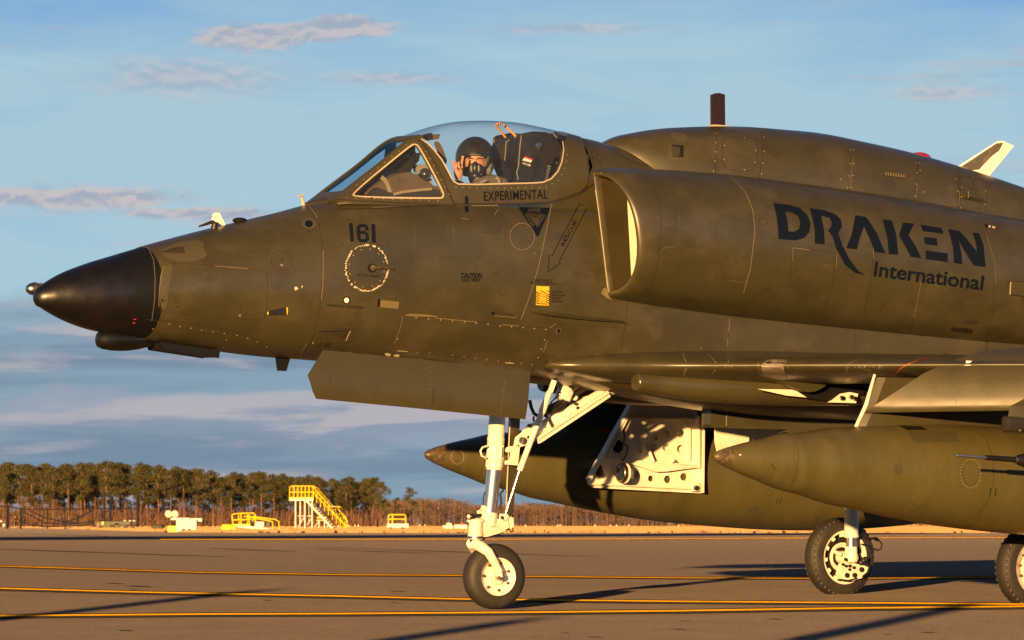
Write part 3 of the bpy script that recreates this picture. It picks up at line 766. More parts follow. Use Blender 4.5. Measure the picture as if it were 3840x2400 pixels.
strokes('bow_joint', [gap], .012, SEAM, canopy, off=.0088)
rivets('frame_screw', along(c2((1150, 572), (1500, 578), (1790, 572), (1880, 520), (1930, 420), (1940, 330)), 26) + along(c2((940, 320), (1070, 560), (1120, 660)), 30) + along(c2((380, 650), (1030, 668)), 34) + along(c2((450, 560), (820, 260)), 34), .0045, SEAM_B, canopy, off=.007)
# ---- cockpit
mb = MB()
for y0, y1 in ((-.33, -.30), (.30, .33)): mb.box((-.35, (y0 + y1) / 2, 2.72), (1.85, .03, .42))
mb.box((-.35, 0, 2.50), (1.85, .64, .03)); mb.box((.56, 0, 2.90), (.03, .66, .8)); mb.box((-1.27, 0, 2.70), (.03, .62, .40))
mb.build('cockpit_tub', GREYD, jet)
def slab(name, pts, y0, y1, m, parent, smooth=False):
    P = [AY(x, y, (y0 + y1) / 2) for x, y in pts]; P = [Vector((p.x, y0, p.z)) for p in P]
    return MB().prism(P, (0, y1 - y0, 0)).build(name, m, parent, smooth)
panel = slab('instrument_hood', smooth_poly(cws((230, 1260), (240, 1200), (500, 1000), (780, 880), (900, 830), (1060, 800), (1180, 830), (1300, 910), (1440, 1010), (1560, 1080), (1830, 1110), (2000, 1150), (2035, 1250), (2000, 1300), (300, 1300)), 1), -.20, .20, CANVAS, jet)
# the hood has rounded shoulders: a second, wider, lower layer
slab('hood_edge', cws((500, 1290), (700, 1100), (930, 1200), (1000, 1215), (1300, 1180), (1500, 1150), (1830, 1135), (2010, 1180), (2020, 1300)), -.27, -.20, GREYD, panel)
def band(name, path, w, y, m, parent, depth=.004):
    P = [AY(x, q, y) for x, q in path]; vs = []; fs = []
    for i, p in enumerate(P):
        t = P[min(i + 1, len(P) - 1)] - P[max(i - 1, 0)]; s = Vector((-t.z, 0, t.x)).normalized() * w / 2
        vs += [p + s, p - s, p + s + Vector((0, depth, 0)), p - s + Vector((0, depth, 0))]
    for i in range(len(P) - 1):
        a = 4 * i; b = a + 4; fs += [(a, b, b + 1, a + 1), (a + 2, a + 3, b + 3, b + 2), (a, a + 2, b + 2, b), (a + 1, b + 1, b + 3, a + 3)]
    return mkobj(name, vs, fs, m, parent)
band('hood_strap', cws((810, 885), (890, 950), (950, 1060), (990, 1200)), .030, -.206, CANVAS_L, panel)
band('hood_strap', cws((1060, 1235), (1250, 1185), (1550, 1150), (1830, 1125)), .018, -.275, CANVAS_L, panel)
sight = slab('gunsight', cws((1110, 680), (1300, 480), (1470, 400), (1440, 560), (1300, 730), (1180, 770)), -.09, .09, SEATB, jet)
slab('gunsight_bracket', cws((1380, 440), (1420, 290), (1480, 330), (1500, 400), (1430, 730), (1380, 735), (1360, 690), (1430, 460)), -.10, -.085, SEATB, sight)
slab('gunsight_body', cws((900, 830), (1120, 690), (1290, 730), (1340, 940), (1200, 880), (1060, 790)), -.08, .08, SEATB, sight)
mb = MB(); mb.tube([AY(*cws((300, 1200)), -.15), AY(*cws((900, 740)), -.15), AY(*cws((1470, 290)), -.13)], .016, 8); mb.build('inner_post', SEATB, windsh)
camr = slab('cockpit_camera', smooth_poly(cws((1470, 650), (1700, 615), (1730, 650), (1740, 760), (1560, 800), (1500, 800)), 1), -.06, -.02, GREYL, jet)
for a, b, w in (((1545, 960), (1545, 1080), .030), ((1570, 940), (1600, 1160), .024)): MB().bar(AY(*cws(a), -.04), AY(*cws(b), -.04), w, w).build('camera_mount', SEATB, camr, False)
slab('camera_body', cws((1540, 900), (1790, 920), (1820, 1100), (1560, 1100)), -.05, .0, GREYL, camr)
cc = AY(*cws((1695, 830)), -.075); ax = (EYE - cc).normalized()
MB().lathe([(-.05, .0), (-.05, .034), (-.01, .042), (0, .045), (.006, .042), (.002, .034), (0, .033)], cc, ax, 28).build('camera_ring', GREYD, camr)
MB().lathe([(-.004, .034), (.006, .024), (.012, .008), (.012, 0)], cc, ax, 24).build('camera_lens', LENS, camr)
cc = AY(*cws((1520, 870)), -.085); MB().lathe([(-.03, 0), (-.03, .022), (0, .022), (.004, 0)], cc, ax, 18).build('camera_knob', SEATB, camr)
cc = AY(*cws((1600, 1210)), -.10); MB().lathe([(-.01, 0), (-.01, .03), (0, .032), (.004, .02), (.012, .012), (.014, 0)], cc, (-.3, -1, .4), 20).build('hood_knob', GREYL, panel)
# mirrors
def plate(name, poly, y, th, m, parent): return slab(name, smooth_poly(poly, 1), y - th / 2, y + th / 2, m, parent)
MIRR = mat('mirror_back', (0.12, 0.085, 0.06), 0.4)
plate('mirror', cp_((190, 430), (215, 412), (260, 440), (330, 600), (355, 690), (345, 730), (320, 745), (290, 700), (240, 560), (195, 470)), -.14, .018, MIRR, canopy)
MB().tube([AY(*cp_((150, 560)), -.17), AY(*cp_((255, 585)), -.14)], .007, 8).build('mirror_arm', GREYD, canopy)
mirror_mount = plate('mirror', cp_((135, 330), (240, 308), (248, 325), (225, 390), (150, 395), (140, 370)), -.10, .04, MIRR, canopy)
plate('mirror_bracket', cp_((20, 330), (120, 295), (135, 310), (130, 385), (100, 410), (40, 345)), -.10, .05, SEATB, canopy)
# ---- ejection seat
seat = slab('ejection_seat', cp_((1200, 372), (1232, 345), (1330, 326), (1420, 309), (1600, 320), (1690, 355), (1800, 500), (1835, 610), (1710, 645), (1650, 760), (1590, 1010), (1380, 1010), (1345, 905), (1185, 710), (1172, 660)), -.155, .155, SEATB, jet)
bv = seat.modifiers.new('edge', 'BEVEL'); bv.width = .012; bv.segments = 3; bv.limit_method = 'ANGLE'
slab('headrest_wing', cp_((1062, 445), (1085, 427), (1200, 436), (1215, 600), (1230, 960), (1150, 960), (1022, 650)), .02, .12, SEATB, seat)
slab('side_panel', smooth_poly(cp_((1400, 330), (1580, 330), (1660, 380), (1700, 600), (1640, 640), (1585, 985), (1420, 985), (1360, 880), (1380, 700)), 1), -.163, -.155, SEATB, seat)
strokes_y = lambda name, path, w, y, m, parent: band(name, path, w, y, m, parent, .003)
strokes_y('panel_edge', cp_((1420, 330), (1400, 480), (1380, 760), (1352, 860), (1375, 960)), .007, -.166, GREYL, seat)
strokes_y('panel_edge', cp_((1250, 395), (1205, 420), (1190, 620), (1180, 690)), .006, -.158, GREYL, seat)
lab = slab('warning_label', cp_((1462, 648), (1568, 684), (1550, 717), (1430, 685)), -.168, -.163, WHITE_P, seat)
slab('label_stripe', cp_((1470, 627), (1580, 661), (1568, 684), (1462, 648)), -.168, -.163, REDM, seat)
def text_plane(name, body, a, b, hgt, y, m, parent, bold=0.0):
    bm = text_mesh(body, bold); xs = [v.co.x for v in bm.verts]; x0, x1 = min(xs), max(xs)
    ux, uy = b[0] - a[0], b[1] - a[1]; l = math.hypot(ux, uy); ex, ey = ux / l, uy / l; vs = []
    for v in bm.verts:
        s = (v.co.x - x0) / (x1 - x0) * l; t = v.co.y / .7 * hgt; vs.append(AY(a[0] + ex * s + ey * t, a[1] + ey * s - ex * t, y))
    bm.verts.index_update(); F = [[v.index for v in f.verts] for f in bm.faces]; bm.free(); return mkobj(name, vs, F, m, parent, False)
text_plane('seat_marking', 'N161EM', cp_((1432, 735)), cp_((1542, 772)), 8, -.170, WHITE_P, seat, .01)
loop = cp_((1192, 358), (1130, 280), (1072, 212), (1062, 185), (1075, 165), (1105, 160), (1150, 172), (1225, 232), (1290, 295), (1340, 345))
P = [AY(x, y, -.06 - .10 * i / 9) for i, (x, y) in enumerate(loop)]
MB().tube(P, .0085, 10).build('pull_handle', HANDLE_Y, seat)
for i in range(4):
    k = 4.6 + i * .6; j = int(k); p = P[j].lerp(P[j + 1], k - j); q = P[j].lerp(P[j + 1], min(k - j + .25, 1)); MB().tube([p, q], .0092, 10).build('handle_band', BLACK, seat)
MB().box(AY(*cp_((1350, 365)), -.12), (.03, .05, .035), bev=.006).build('handle_socket', STEEL, seat)
MB().lathe([(0, 0), (0, .026), (.006, .026), (.010, 0)], AY(*cp_((1665, 480)), -.165), (0, -1, 0), 20).build('seat_disc', STEEL, seat)
MB().tube([AY(*cp_((1700, 660)), -.12), AY(*cp_((1625, 1000)), -.12)], [.022, .026], 14).build('seat_tube', GREYL, seat)
slab('canopy_strut', cp_((1785, 580), (1868, 604), (1740, 1000), (1655, 1000)), -.17, -.12, SEATB, seat)
for k in range(7): band('strut_lettering', cp_((1768 - k * 0 + 8 * (k % 2) - 5 * k + 20, 760 + k * 30), (1838 - 9 * k, 776 + k * 30)), .006, -.174, GREYL, seat, .002)
band('seat_highlight', cp_((1700, 352), (1760, 306), (1865, 292), (1945, 395)), .010, -.03, GREYL, seat)  # lighter bands paint the highlights along the container and seat rims
band('seat_highlight', cp_((1210, 378), (1330, 335), (1430, 318), (1600, 328), (1680, 360)), .007, -.158, GREYD, seat)
slab('drogue_box', smooth_poly(cp_((1690, 360), (1760, 300), (1870, 288), (1960, 410), (1990, 500), (1985, 660), (1940, 820), (1830, 960), (1700, 1010), (1640, 1010), (1760, 640)), 1), -.02, .14, SEATB, seat)
for a, r in (((1850, 470), .018), ((1915, 465), .010), ((1885, 515), .016)): MB().ball(AY(*cp_(a), -.06), r, 10).build('seat_fitting', CREAM, seat)
band('harness_strap', cp_((1875, 620), (1920, 725)), .008, -.10, CREAM, seat)

# ================================================================== the pilot
SKINM = mat('skin', (0.50, 0.24, 0.15), 0.5)
HELM = mat('helmet_shell', (0.016, 0.020, 0.022), 0.32)
VISOR = mat('visor_cover', (0.010, 0.011, 0.013), 0.25, coat=0.5)
HELM_G = mat('helmet_grey', (0.16, 0.16, 0.13), 0.5)
MASKM = mat('mask_black', (0.013, 0.014, 0.015), 0.38)
SUIT = mat('flight_vest', (0.10, 0.085, 0.055), 0.8, var=[(0.07, 0.06, 0.04)], vscale=14)
EYEW = mat('eye_white', (0.6, 0.55, 0.5), 0.3); HAIR = mat('brow_hair', (0.02, 0.012, 0.008), 0.7)
pilot = bpy.data.objects.new('person', None); COL.objects.link(pilot); pilot.matrix_world = AIR
pilot['label'] = 'pilot in dark helmet and oxygen mask raising a two-finger hand sign in the cockpit'; pilot['category'] = 'person'
A3 = AIRI.to_3x3(); RR = (A3 @ Vector((1, 0, 0))).normalized(); FF = -(A3 @ Vector((0, 1, 0))).normalized(); UU = (A3 @ Vector((0, 0, 1))).normalized()
HC = AY(1782, 604, -.02)
def H(r, f, u): return HC + RR * r + FF * f + UU * u
def ell(mb, c, rad, n=28, cut=None, m=18):
    R = []
    vs = []; fs = []
    for i in range(m + 1):
        t = math.pi * i / m
        for k in range(n):
            a = 2 * math.pi * k / n; vs.append((c[0] + rad[0] * math.sin(t) * math.cos(a), c[1] + rad[1] * math.sin(t) * math.sin(a), c[2] + rad[2] * math.cos(t)))
    for i in range(m):
        for k in range(n):
            q = (i * n + k, i * n + (k + 1) % n, (i + 1) * n + (k + 1) % n, (i + 1) * n + k)
            if cut:
                cx = [sum(vs[j][d] for j in q) / 4 for d in range(3)]
                if cut(*cx): continue
            fs.append(q[::-1])
    mb.add([H(*v) for v in vs], fs); return mb
def skinned(name, nodes, edges, m, parent, sub=2):
    me = bpy.data.meshes.new(name); me.from_pydata([tuple(p) for p, r in nodes], edges, []); o = bpy.data.objects.new(name, me); COL.objects.link(o); o.parent = parent
    me.materials.append(m); o.modifiers.new('skin', 'SKIN'); s = o.modifiers.new('sub', 'SUBSURF'); s.levels = sub; s.render_levels = sub
    for i, (p, r) in enumerate(nodes):
        d = me.skin_vertices[0].data[i]; d.radius = (r, r) if isinstance(r, float) else r; d.use_root = (i == 0)
    return o
# one continuous body: pelvis, chest, neck, head; both arms
def Wp(px, py, y): return AY(px, py, y)
wr = Wp(1717, 672, -.20); el_ = Wp(1745, 800, -.26); sh = Wp(1835, 720, -.21)
nodes = [(Vector((.10, 0, 2.42)), .15), (Vector((.06, 0, 2.65)), .155), (Vector((.0, -.01, 2.86)), .15), (Vector((-.05, -.02, 2.98)), .10), (H(0, -.03, -.12), .060), (H(0, -.01, -.03), .070), (H(0, -.01, .05), .075),
         (sh + Vector((0, 0, .0)), .085), (el_, .055), (wr + (el_ - wr) * .25, .036), (wr, .030),
         (Vector((.02, .22, 2.93)), .085), (Vector((-.12, .28, 2.68)), .055), (Vector((-.38, .22, 2.60)), .04)]
edges = [(0, 1), (1, 2), (2, 3), (3, 4), (4, 5), (5, 6), (2, 7), (7, 8), (8, 9), (9, 10), (2, 11), (11, 12), (12, 13)]
body = skinned('body', nodes, edges, SUIT, pilot)
# hand: palm with five fingers, index and little finger raised, the others folded, thumb across
def hp(u, v, y=-.20): return AY(*cp_((u, v)), y)
palm = [(hp(515, 975), .026), (hp(515, 905), .030), (hp(517, 830), .032), (hp(516, 770), .029)]
hn = list(palm); he = [(0, 1), (1, 2), (2, 3)]
def finger(root, chain):
    k = root
    for p, r in chain: hn.append((p, r)); he.append((k, len(hn) - 1)); k = len(hn) - 1
finger(3, [(hp(566, 752), .0115), (hp(578, 690), .0098), (hp(597, 618), .0075)])
finger(3, [(hp(540, 745), .012), (hp(532, 712, -.215), .0105), (hp(530, 742, -.235), .0095), (hp(530, 790, -.232), .008)])
finger(3, [(hp(505, 748), .012), (hp(492, 718, -.215), .0105), (hp(498, 748, -.235), .0095), (hp(505, 795, -.232), .008)])
finger(3, [(hp(470, 770), .011), (hp(448, 725), .0092), (hp(428, 676), .0070)])
finger(1, [(hp(560, 860, -.215), .013), (hp(560, 800, -.232), .011), (hp(530, 775, -.243), .009)])
skinned('hand', hn, he, SKINM, pilot)
MB().tube([hp(470, 972, -.20 + .03 * math.cos(a)) + Vector((0, 0, 0)) if False else hp(515 + 62 * math.cos(a), 962 - 12 * math.cos(a), -.20 - .034 * math.sin(a)) for a in np.linspace(0, 2 * math.pi, 15)], .0045, 6).build('bracelet', CREAM, pilot)
MB().tube([hp(520 + 66 * math.cos(a), 1000, -.20 - .036 * math.sin(a)) for a in np.linspace(0, 2 * math.pi, 15)], .008, 6).build('watch_strap', BLACK, pilot)
face = ell(MB(), (0, .012, -.015), (.077, .088, .112)).build('face', SKINM, pilot)
mb = MB(); ell(mb, (0, .094, -.012), (.014, .018, .030), 12, None, 8); mb.build('nose', SKINM, pilot)
for s in (-1, 1):
    ell(MB(), (s * .031, .0835, .000), (.0125, .0075, .0042), 12, None, 8).build('eye', EYEW, pilot)
    ell(MB(), (s * .031 + .002, .0895, .000), (.0048, .002, .0040), 10, None, 8).build('iris', HAIR, pilot)
    mb = MB(); mb.tube([H(s * .012, .098, .007), H(s * .030, .0945, .015), H(s * .054, .078, .010)], [.004, .005, .003], 8); mb.build('eyebrow', HAIR, pilot)
helmet = ell(MB(), (0, -.022, .022), (.132, .150, .145), 36, lambda r, f, u: (f > .035 and u < .046 and abs(r) < .082) or u < -.095, 26).build('helmet', HELM, pilot)
so = helmet.modifiers.new('thickness', 'SOLIDIFY'); so.thickness = .012; so.offset = -1
vz = ell(MB(), (0, -.018, .024), (.139, .158, .149), 40, lambda r, f, u: f < .0 or u < .040 + .16 * abs(r) * (abs(r) < .03) + (.0 if abs(r) < .035 else -.018) or u > .155 or abs(r) > .128, 30).build('visor', VISOR, helmet)
ell(MB(), (0, -.018, .024), (.1405, .1595, .1505), 40, lambda r, f, u: f < .0 or u < .062 or abs(r) > .034, 30).build('visor_stripe', BLACK, helmet)
ell(MB(), (0, -.020, .020), (.134, .154, .146), 40, lambda r, f, u: f < .05 or u > .062 - .5 * abs(r) or u < .030 or abs(r) > .05, 30).build('visor_bridge', HELM_G, helmet)
for s in (-1, 1):
    ell(MB(), (s * .098, .020, -.035), (.034, .052, .072), 18, None, 12).build('ear_cup', HELM_G if s > 0 else HELM, helmet)
    MB().lathe([(0, 0), (0, .018), (.008, .018), (.012, .010), (.012, 0)], H(s * .120, .055, -.045), RR * s * .6 + FF, 16).build('visor_knob', STEEL, helmet)
mask = MB(); ell(mask, (0, .085, -.075), (.068, .052, .058), 22, None, 14); ell(mask, (0, .118, -.060), (.028, .030, .050), 16, None, 10); ell(mask, (0, .115, -.115), (.036, .036, .032), 16, None, 10)
mask = mask.build('oxygen_mask', MASKM, pilot)
for s in (-1, 1):
    ell(MB(), (s * .026, .128, -.062), (.012, .012, .028), 12, None, 8).build('mask_panel', HELM_G, mask)
    MB().tube([H(s * .05, .105, -.070), H(s * .085, .075, -.045), H(s * .112, .045, -.040)], .010, 8).build('mask_strap', MASKM, mask)
    ell(MB(), (s * .045, .112, -.105), (.014, .018, .014), 10, None, 8).build('mask_valve', MASKM, mask)
hs = [H(.01, .125, -.125), H(.02, .14, -.16), H(.05, .13, -.20), H(.09, .09, -.23)]
mb = MB()
for i in range(3):
    for k in range(6):
        p = hs[i].lerp(hs[i + 1], k / 6); q = hs[i].lerp(hs[i + 1], (k + .5) / 6); w = hs[i].lerp(hs[i + 1], (k + 1) / 6)
        mb.tube([p, q, w], [.017, .021, .017], 10)
mb.build('oxygen_hose', HELM_G, mask)
# vest shoulder and collar catching the sun above the sill
mb = MB(); mb.tube([Wp(1905, 735, -.20), Wp(1880, 690, -.19), Wp(1840, 678, -.17), Wp(1800, 690, -.15), Wp(1770, 720, -.16)], [.06, .055, .05, .045, .05], 14); mb.build('vest', SUIT, pilot)
band('vest_strap', cp_((1060, 925), (1100, 960), (1110, 1005)), .022, -.262, CANVAS_L, pilot)
band('vest_strap', cp_((835, 1000), (930, 965)), .012, -.245, GREYL, pilot)

# ================================================================== gear, stores and small fittings
def P0(px, py, y=0.0): return AY(px, py, y)
# ---- nose gear
ng = bpy.data.objects.new('nose_gear', None); COL.objects.link(ng); ng.parent = jet
A = P0(1872, 1440); B = P0(1853, 1762); C_ = P0(1836, 1925)
ax = (B - A).normalized(); L0 = (B - A).length
MB().lathe([(0, 0), (0, .060), (L0 * .62, .060), (L0 * .63, .064), (L0 * .655, .064), (L0 * .66, .062), (L0 * .83, .063), (L0 * .84, .067), (L0 * .875, .067), (L0 * .88, .0645), (L0 - .02, .0645), (L0 - .015, .060), (L0, .058), (L0, 0)], A, ax, 32).build('shock_strut', WHITE, ng)
ax2 = (C_ - B).normalized(); L1 = (C_ - B).length
MB().lathe([(-.01, .052), (L1, .052)], B, ax2, 32).build('piston', CHROME, ng)
mb = MB(); mb.lathe([(-.005, .0), (-.005, .058), (.04, .062), (.09, .064), (.10, .05), (.10, 0)], C_, ax2, 28); mb.build('axle_housing', WHITE, ng)
# castor pivot, cap and torque arms
pv = P0(1784, 1952); pz = pv.z - P0(1784, 2022).z
MB().lathe([(.02, 0), (.02, .030), (.012, .055), (0, .066), (-.012, .066), (-.014, .050), (-.03, .050), (-pz + .035, .054), (-pz + .02, .060), (-pz, .058), (-pz, 0)], pv, (0, 0, 1), 28).build('castor_housing', WHITE, ng)
MB().lathe([(-pz - .018, 0), (-pz - .018, .045), (-pz, .045), (-pz + .004, .0615), (-pz + .022, .0615)], pv, (0, 0, 1), 28).build('castor_ring', STEEL, ng)
def plate_y(name, pts, y0, y1, m, parent=None, bev=.004):
    Q = [AY(x, y, (y0 + y1) / 2) for x, y in pts]; Q = [Vector((p.x, y0, p.z)) for p in Q]
    o = MB().prism(Q, (0, y1 - y0, 0)).build(name, m, parent or ng, False)
    if bev:
        b = o.modifiers.new('edge', 'BEVEL'); b.width = bev; b.segments = 2; b.limit_method = 'ANGLE'; b.angle_limit = RAD(30)
    return o
plate_y('torque_link', cw((470, 560), (500, 535), (690, 540), (700, 600), (620, 650), (480, 690), (460, 690)), -.05, .05, WHITE, bev=.012)
plate_y('torque_link', cw((480, 600), (650, 612), (480, 715)), -.035, .035, WHITE)
for k in range(4): MB().tube([P0(*cw((500 + 34 * k, 560)), -.053), P0(*cw((528 + 34 * k, 577)), -.056), P0(*cw((512 + 34 * k, 598)), -.053)], .004, 6).build('link_rib', WHITE, ng)
MB().tube([P0(*cw((330, 497)), -.03), P0(*cw((385, 493)), -.03), P0(*cw((390, 490)), -.03), P0(*cw((455, 480)), -.02)], [.022, .020, .012, .012], 12).build('steering_damper', DARKMETAL, ng)
MB().ball(P0(*cw((340, 495)), -.03), (.024, .022, .018), 12).build('damper_end', WHITE, ng)
plate_y('upper_lug', cw((440, 440), (480, 420), (490, 385), (475, 378), (500, 400), (500, 540), (460, 520)), -.03, .03, WHITE)
MB().lathe([(-.05, 0), (-.05, .030), (.05, .030), (.05, .016), (.056, .016), (.056, 0)], P0(*cw((675, 505)), .0), (0, -1, 0), 20).build('rod_lug', WHITE, ng)
MB().lathe([(0, 0), (0, .014), (.008, .012), (.008, 0)], P0(*cw((678, 507)), -.058), (0, -1, 0), 8).build('lug_bolt', STEEL, ng)
plate_y('lower_bracket', cw((660, 545), (760, 490), (770, 590), (740, 620), (690, 600)), -.04, .04, WHITE)
for pts, r in ((((560, 700), (640, 690), (690, 640), (740, 610)), .006), (((500, 720), (560, 690), (620, 680)), .005), (((750, 600), (790, 620), (800, 650), (770, 655), (755, 625)), .005), (((500, 235), (485, 300), (482, 370)), .005), (((660, 140), (680, 200), (700, 230)), .004), (((690, 220), (660, 260), (672, 340), (660, 420)), .008)):
    MB().tube([P0(*cw(q), -.02) for q in pts], r, 8).build('brake_line', HOSE, ng)
for q, r in (((520, 690), .022), ((550, 690), .018), ((480, 715), .020), ((730, 615), .020), ((445, 560), .016), ((780, 490), .016)): MB().ball(P0(*cw(q), -.03), r, 10).build('fitting', DARKMETAL, ng)
# fork and wheel, turned a little on the castor
FK = Matrix.Translation(Vector((pv.x, 0, 0))) @ Matrix.Rotation(RAD(-8.0), 4, 'Z') @ Matrix.Translation(Vector((-pv.x, 0, 0)))
WC = P0(1847, 2167); WR = .2385
WC = Vector((WC.x, 0, WR))
def spin(mb):
    mb.v = [FK @ v for v in mb.v]; return mb
zt = pv.z - pz
for s in (-1, 1):
    pts = [Vector((pv.x - .02, s * .02, zt - .03)), Vector((pv.x + .015, s * .075, zt - .055)), Vector((pv.x + .055, s * .105, zt - .09)), Vector((WC.x - .045, s * .112, WC.z + .10)), Vector((WC.x, s * .112, WC.z))]
    spin(MB().tube(pts, [.040, .040, .036, .030, .026], 14)).build('fork', WHITE, ng)
    spin(MB().bar(pts[2] + Vector((.01, s * .022, -.01)), pts[4] + Vector((-.005, s * .022, .04)), .014, .016)).build('fork_rib', WHITE, ng)
spin(MB().lathe([(-.03, 0), (-.03, .045), (.01, .045), (.02, .03)], Vector((pv.x, 0, zt - .03)), (0, 0, 1), 20)).build('fork_crown', WHITE, ng)
def tyre_prof(R, r, w, n=11):
    P = []
    for k in range(n + 1):
        t = math.pi * k / n; P.append((-w / 2 * math.cos(t) * (1.0), r + (R - r) * abs(math.sin(t)) ** .62))
    return P
def wheel(parent, c, R, r, w, xf, rimbolts, tread=False):
    # the wheel turns about the y axis
    Yx = Vector((0, 1, 0))
    tp = [(-w * .40, r * .97)] + tyre_prof(R, r, w, 14) + [(w * .40, r * .97)]
    mb = MB().lathe(tp, c, Yx, 56, up=(0, 0, 1))
    for v in mb.v:                                        # the tyre flattens where it carries load
        if v.z < c.z - R + .007: v.z = c.z - R + .007
    o = xf(mb).build('tyre', RUBBER, parent)
    for g in (-.26, 0, .26):
        xf(MB().lathe([(g * w - .003, R * .985), (g * w, R * (1.0012 if abs(g) < .1 else .982)), (g * w + .003, R * .985)], c, Yx, 56, up=(0, 0, 1))).build('tread_groove', BLACK, parent) if False else None
    for s in (-1, 1):
        k = s * w / 2
        xf(MB().lathe([(k * .70, r * 1.02), (k * .90, r * 1.03), (k * .93, r * .99), (k * .86, r * .93), (k * .60, r * .84), (k * .45, r * .62), (k * .52, r * .46), (k * .80, r * .40), (k * .84, r * .25), (k * .80, .0)] if not tread or s > 0 else
                      [(k * .70, r * 1.02), (k * .90, r * 1.03), (k * .93, r * .99), (k * .86, r * .90), (k * .30, r * .88)], c, Yx, 44, up=(0, 0, 1))).build('wheel_rim', WHITE, parent)
        for q in range(rimbolts):
            a = 2 * math.pi * q / rimbolts + .4
            p = c + Vector((r * .72 * math.cos(a), k * .53, r * .72 * math.sin(a)))
            xf(MB().lathe([(0, .0), (0, .011), (.012, .011), (.020, .006), (.020, 0)], p, (0, s, 0), 8)).build('rim_bolt', BROWN, parent)
    return o
wheel(ng, WC, WR, .139, .165, spin, 7)
spin(MB().lathe([(-.135, 0), (-.135, .022), (-.12, .028), (.12, .028), (.135, .022), (.135, 0)], WC, (0, 1, 0), 18)).build('axle', STEEL, ng)
spin(MB().lathe([(0, 0), (0, .013), (.004, .013)], WC + Vector((0, -.1352, 0)), (0, -1, 0), 14)).build('axle_bore', BROWN, ng)
# drag brace, actuator and the narrow strut door
b0, b1 = P0(1975, 1638, -.05), P0(2330, 1438, -.05); bax = (b1 - b0).normalized(); bl = (b1 - b0).length
MB().lathe([(0, 0), (0, .058), (.10, .060), (.105, .050), (bl * .30, .047), (bl * .31, .052), (bl * .335, .052), (bl * .34, .045), (bl * .62, .045), (bl * .625, .049), (bl * .65, .049), (bl * .655, .044), (bl, .044), (bl, 0)], b0, bax, 24).build('drag_brace', WHITE, ng)
plate_y('brace_clevis', ns := cn((1140, 1020), (1160, 920), (1270, 835), (1330, 740), (1420, 720), (1440, 860), (1300, 960), (1180, 1010)), -.09, -.01, WHITE, bev=.01)
MB().lathe([(0, 0), (0, .026), (.02, .026), (.024, .012), (.024, 0)], P0(*cn((1200, 955)), -.09), (0, -1, 0), 18).build('clevis_bolt', STEEL, ng)
MB().lathe([(0, 0), (0, .013), (.004, .013)], P0(*cn((1292, 908)), -.092), (0, -1, 0), 14).build('clevis_bore', BLACK, ng)
mb = MB(); mb.bar(P0(*cn((1420, 950)), -.12), P0(*cn((2420, 290)), -.12), .030, .050); mb.bar(P0(*cn((1420, 925)), -.135), P0(*cn((2420, 270)), -.135), .03, .012); mb.build('brace_link', WHITE, ng, False)
mb = MB(); mb.tube([P0(*cn((1530, 600)), -.11), P0(*cn((1570, 640)), -.12), P0(*cn((1640, 770)), -.13)], .010, 8); mb.build('brace_strap', DARKMETAL, ng)
for q in ((1300, 745), (1560, 620), (1960, 430), (1990, 490)): MB().ball(P0(*cn(q), -.11), .013, 8).build('brace_fitting', DARKMETAL, ng)
vb = MB(); vb.box(P0(*cn((1800, 290)), -.06), (.10, .09, .11), Matrix.Rotation(RAD(25), 3, 'Y'), .02); vb.lathe([(0, 0), (0, .035), (.05, .035), (.055, 0)], P0(*cn((1800, 250)), -.06), (0, 0, 1), 16); vb.build('hydraulic_valve', WHITE, ng)
for q, r in (((1850, 350), .028), ((1900, 310), .018), ((1950, 340), .024), ((1790, 390), .02), ((1740, 300), .02), ((1880, 280), .016)): MB().ball(P0(*cn(q), -.08), r, 10).build('valve_fitting', WHITE if r > .02 else STEEL, ng)
for pts, r in ((((1510, 560), (1640, 470), (1780, 380), (1900, 270), (2050, 160)), .010), (((1520, 590), (1700, 490), (1900, 350), (2100, 220), (2240, 170)), .012), (((1700, 330), (1620, 400), (1590, 460), (1610, 490)), .006), (((1900, 250), (1960, 200), (2050, 160)), .016), (((1950, 300), (2060, 220), (2140, 165)), .013), (((1500, 600), (1750, 520), (1850, 400)), .009), (((1310, 380), (1330, 480), (1370, 570), (1420, 600)), .013), (((1370, 610), (1360, 650), (1380, 690)), .008)):
    MB().tube([P0(*cn(q), -.09) for q in pts], r, 8).build('hydraulic_line', HOSE if r < .0135 else STEEL, ng)
a0, a1, a2 = P0(*cn((1620, 190)), -.20), P0(*cn((1165, 1380)), -.14), P0(1897, 1925, -.10)
at = (a1 - a0); al = at.length
MB().lathe([(.04, 0), (.04, .022), (.14, .024), (.15, .027), (al * .30, .027), (al * .32, .022), (al * .92, .021), (al * .94, .024), (al, .022), (al, 0)], a0, at, 18).build('actuator', WHITE, ng)
MB().tube([a1, a2], .0115, 12).build('actuator_rod', CHROME, ng)
MB().bar(P0(*cn((1655, 100)), -.21), P0(*cn((1600, 260)), -.20), .02, .036).build('actuator_lug', WHITE, ng, False)
plate_y('strut_door', cn((1030, 620), (1155, 650), (1135, 1050), (1100, 1500), (1060, 1960), (1040, 2000), (985, 2000), (990, 1500)), .04, .065, OLIVE, bev=.003)
mb = MB(); mb.tube([P0(*cn((1032, 660)), .03), P0(*cn((1010, 1100)), .03), P0(*cn((985, 1700)), .03), P0(*cn((975, 2000)), .03)], .006, 8); mb.build('strut_door_edge', SEAL, ng)
plate_y('door_bracket', cn((975, 1085), (985, 1055), (1060, 1038), (1150, 1045), (1120, 1300), (965, 1285), (960, 1250), (1040, 1230), (1060, 1120), (980, 1110)), -.05, -.02, WHITE, bev=.003)
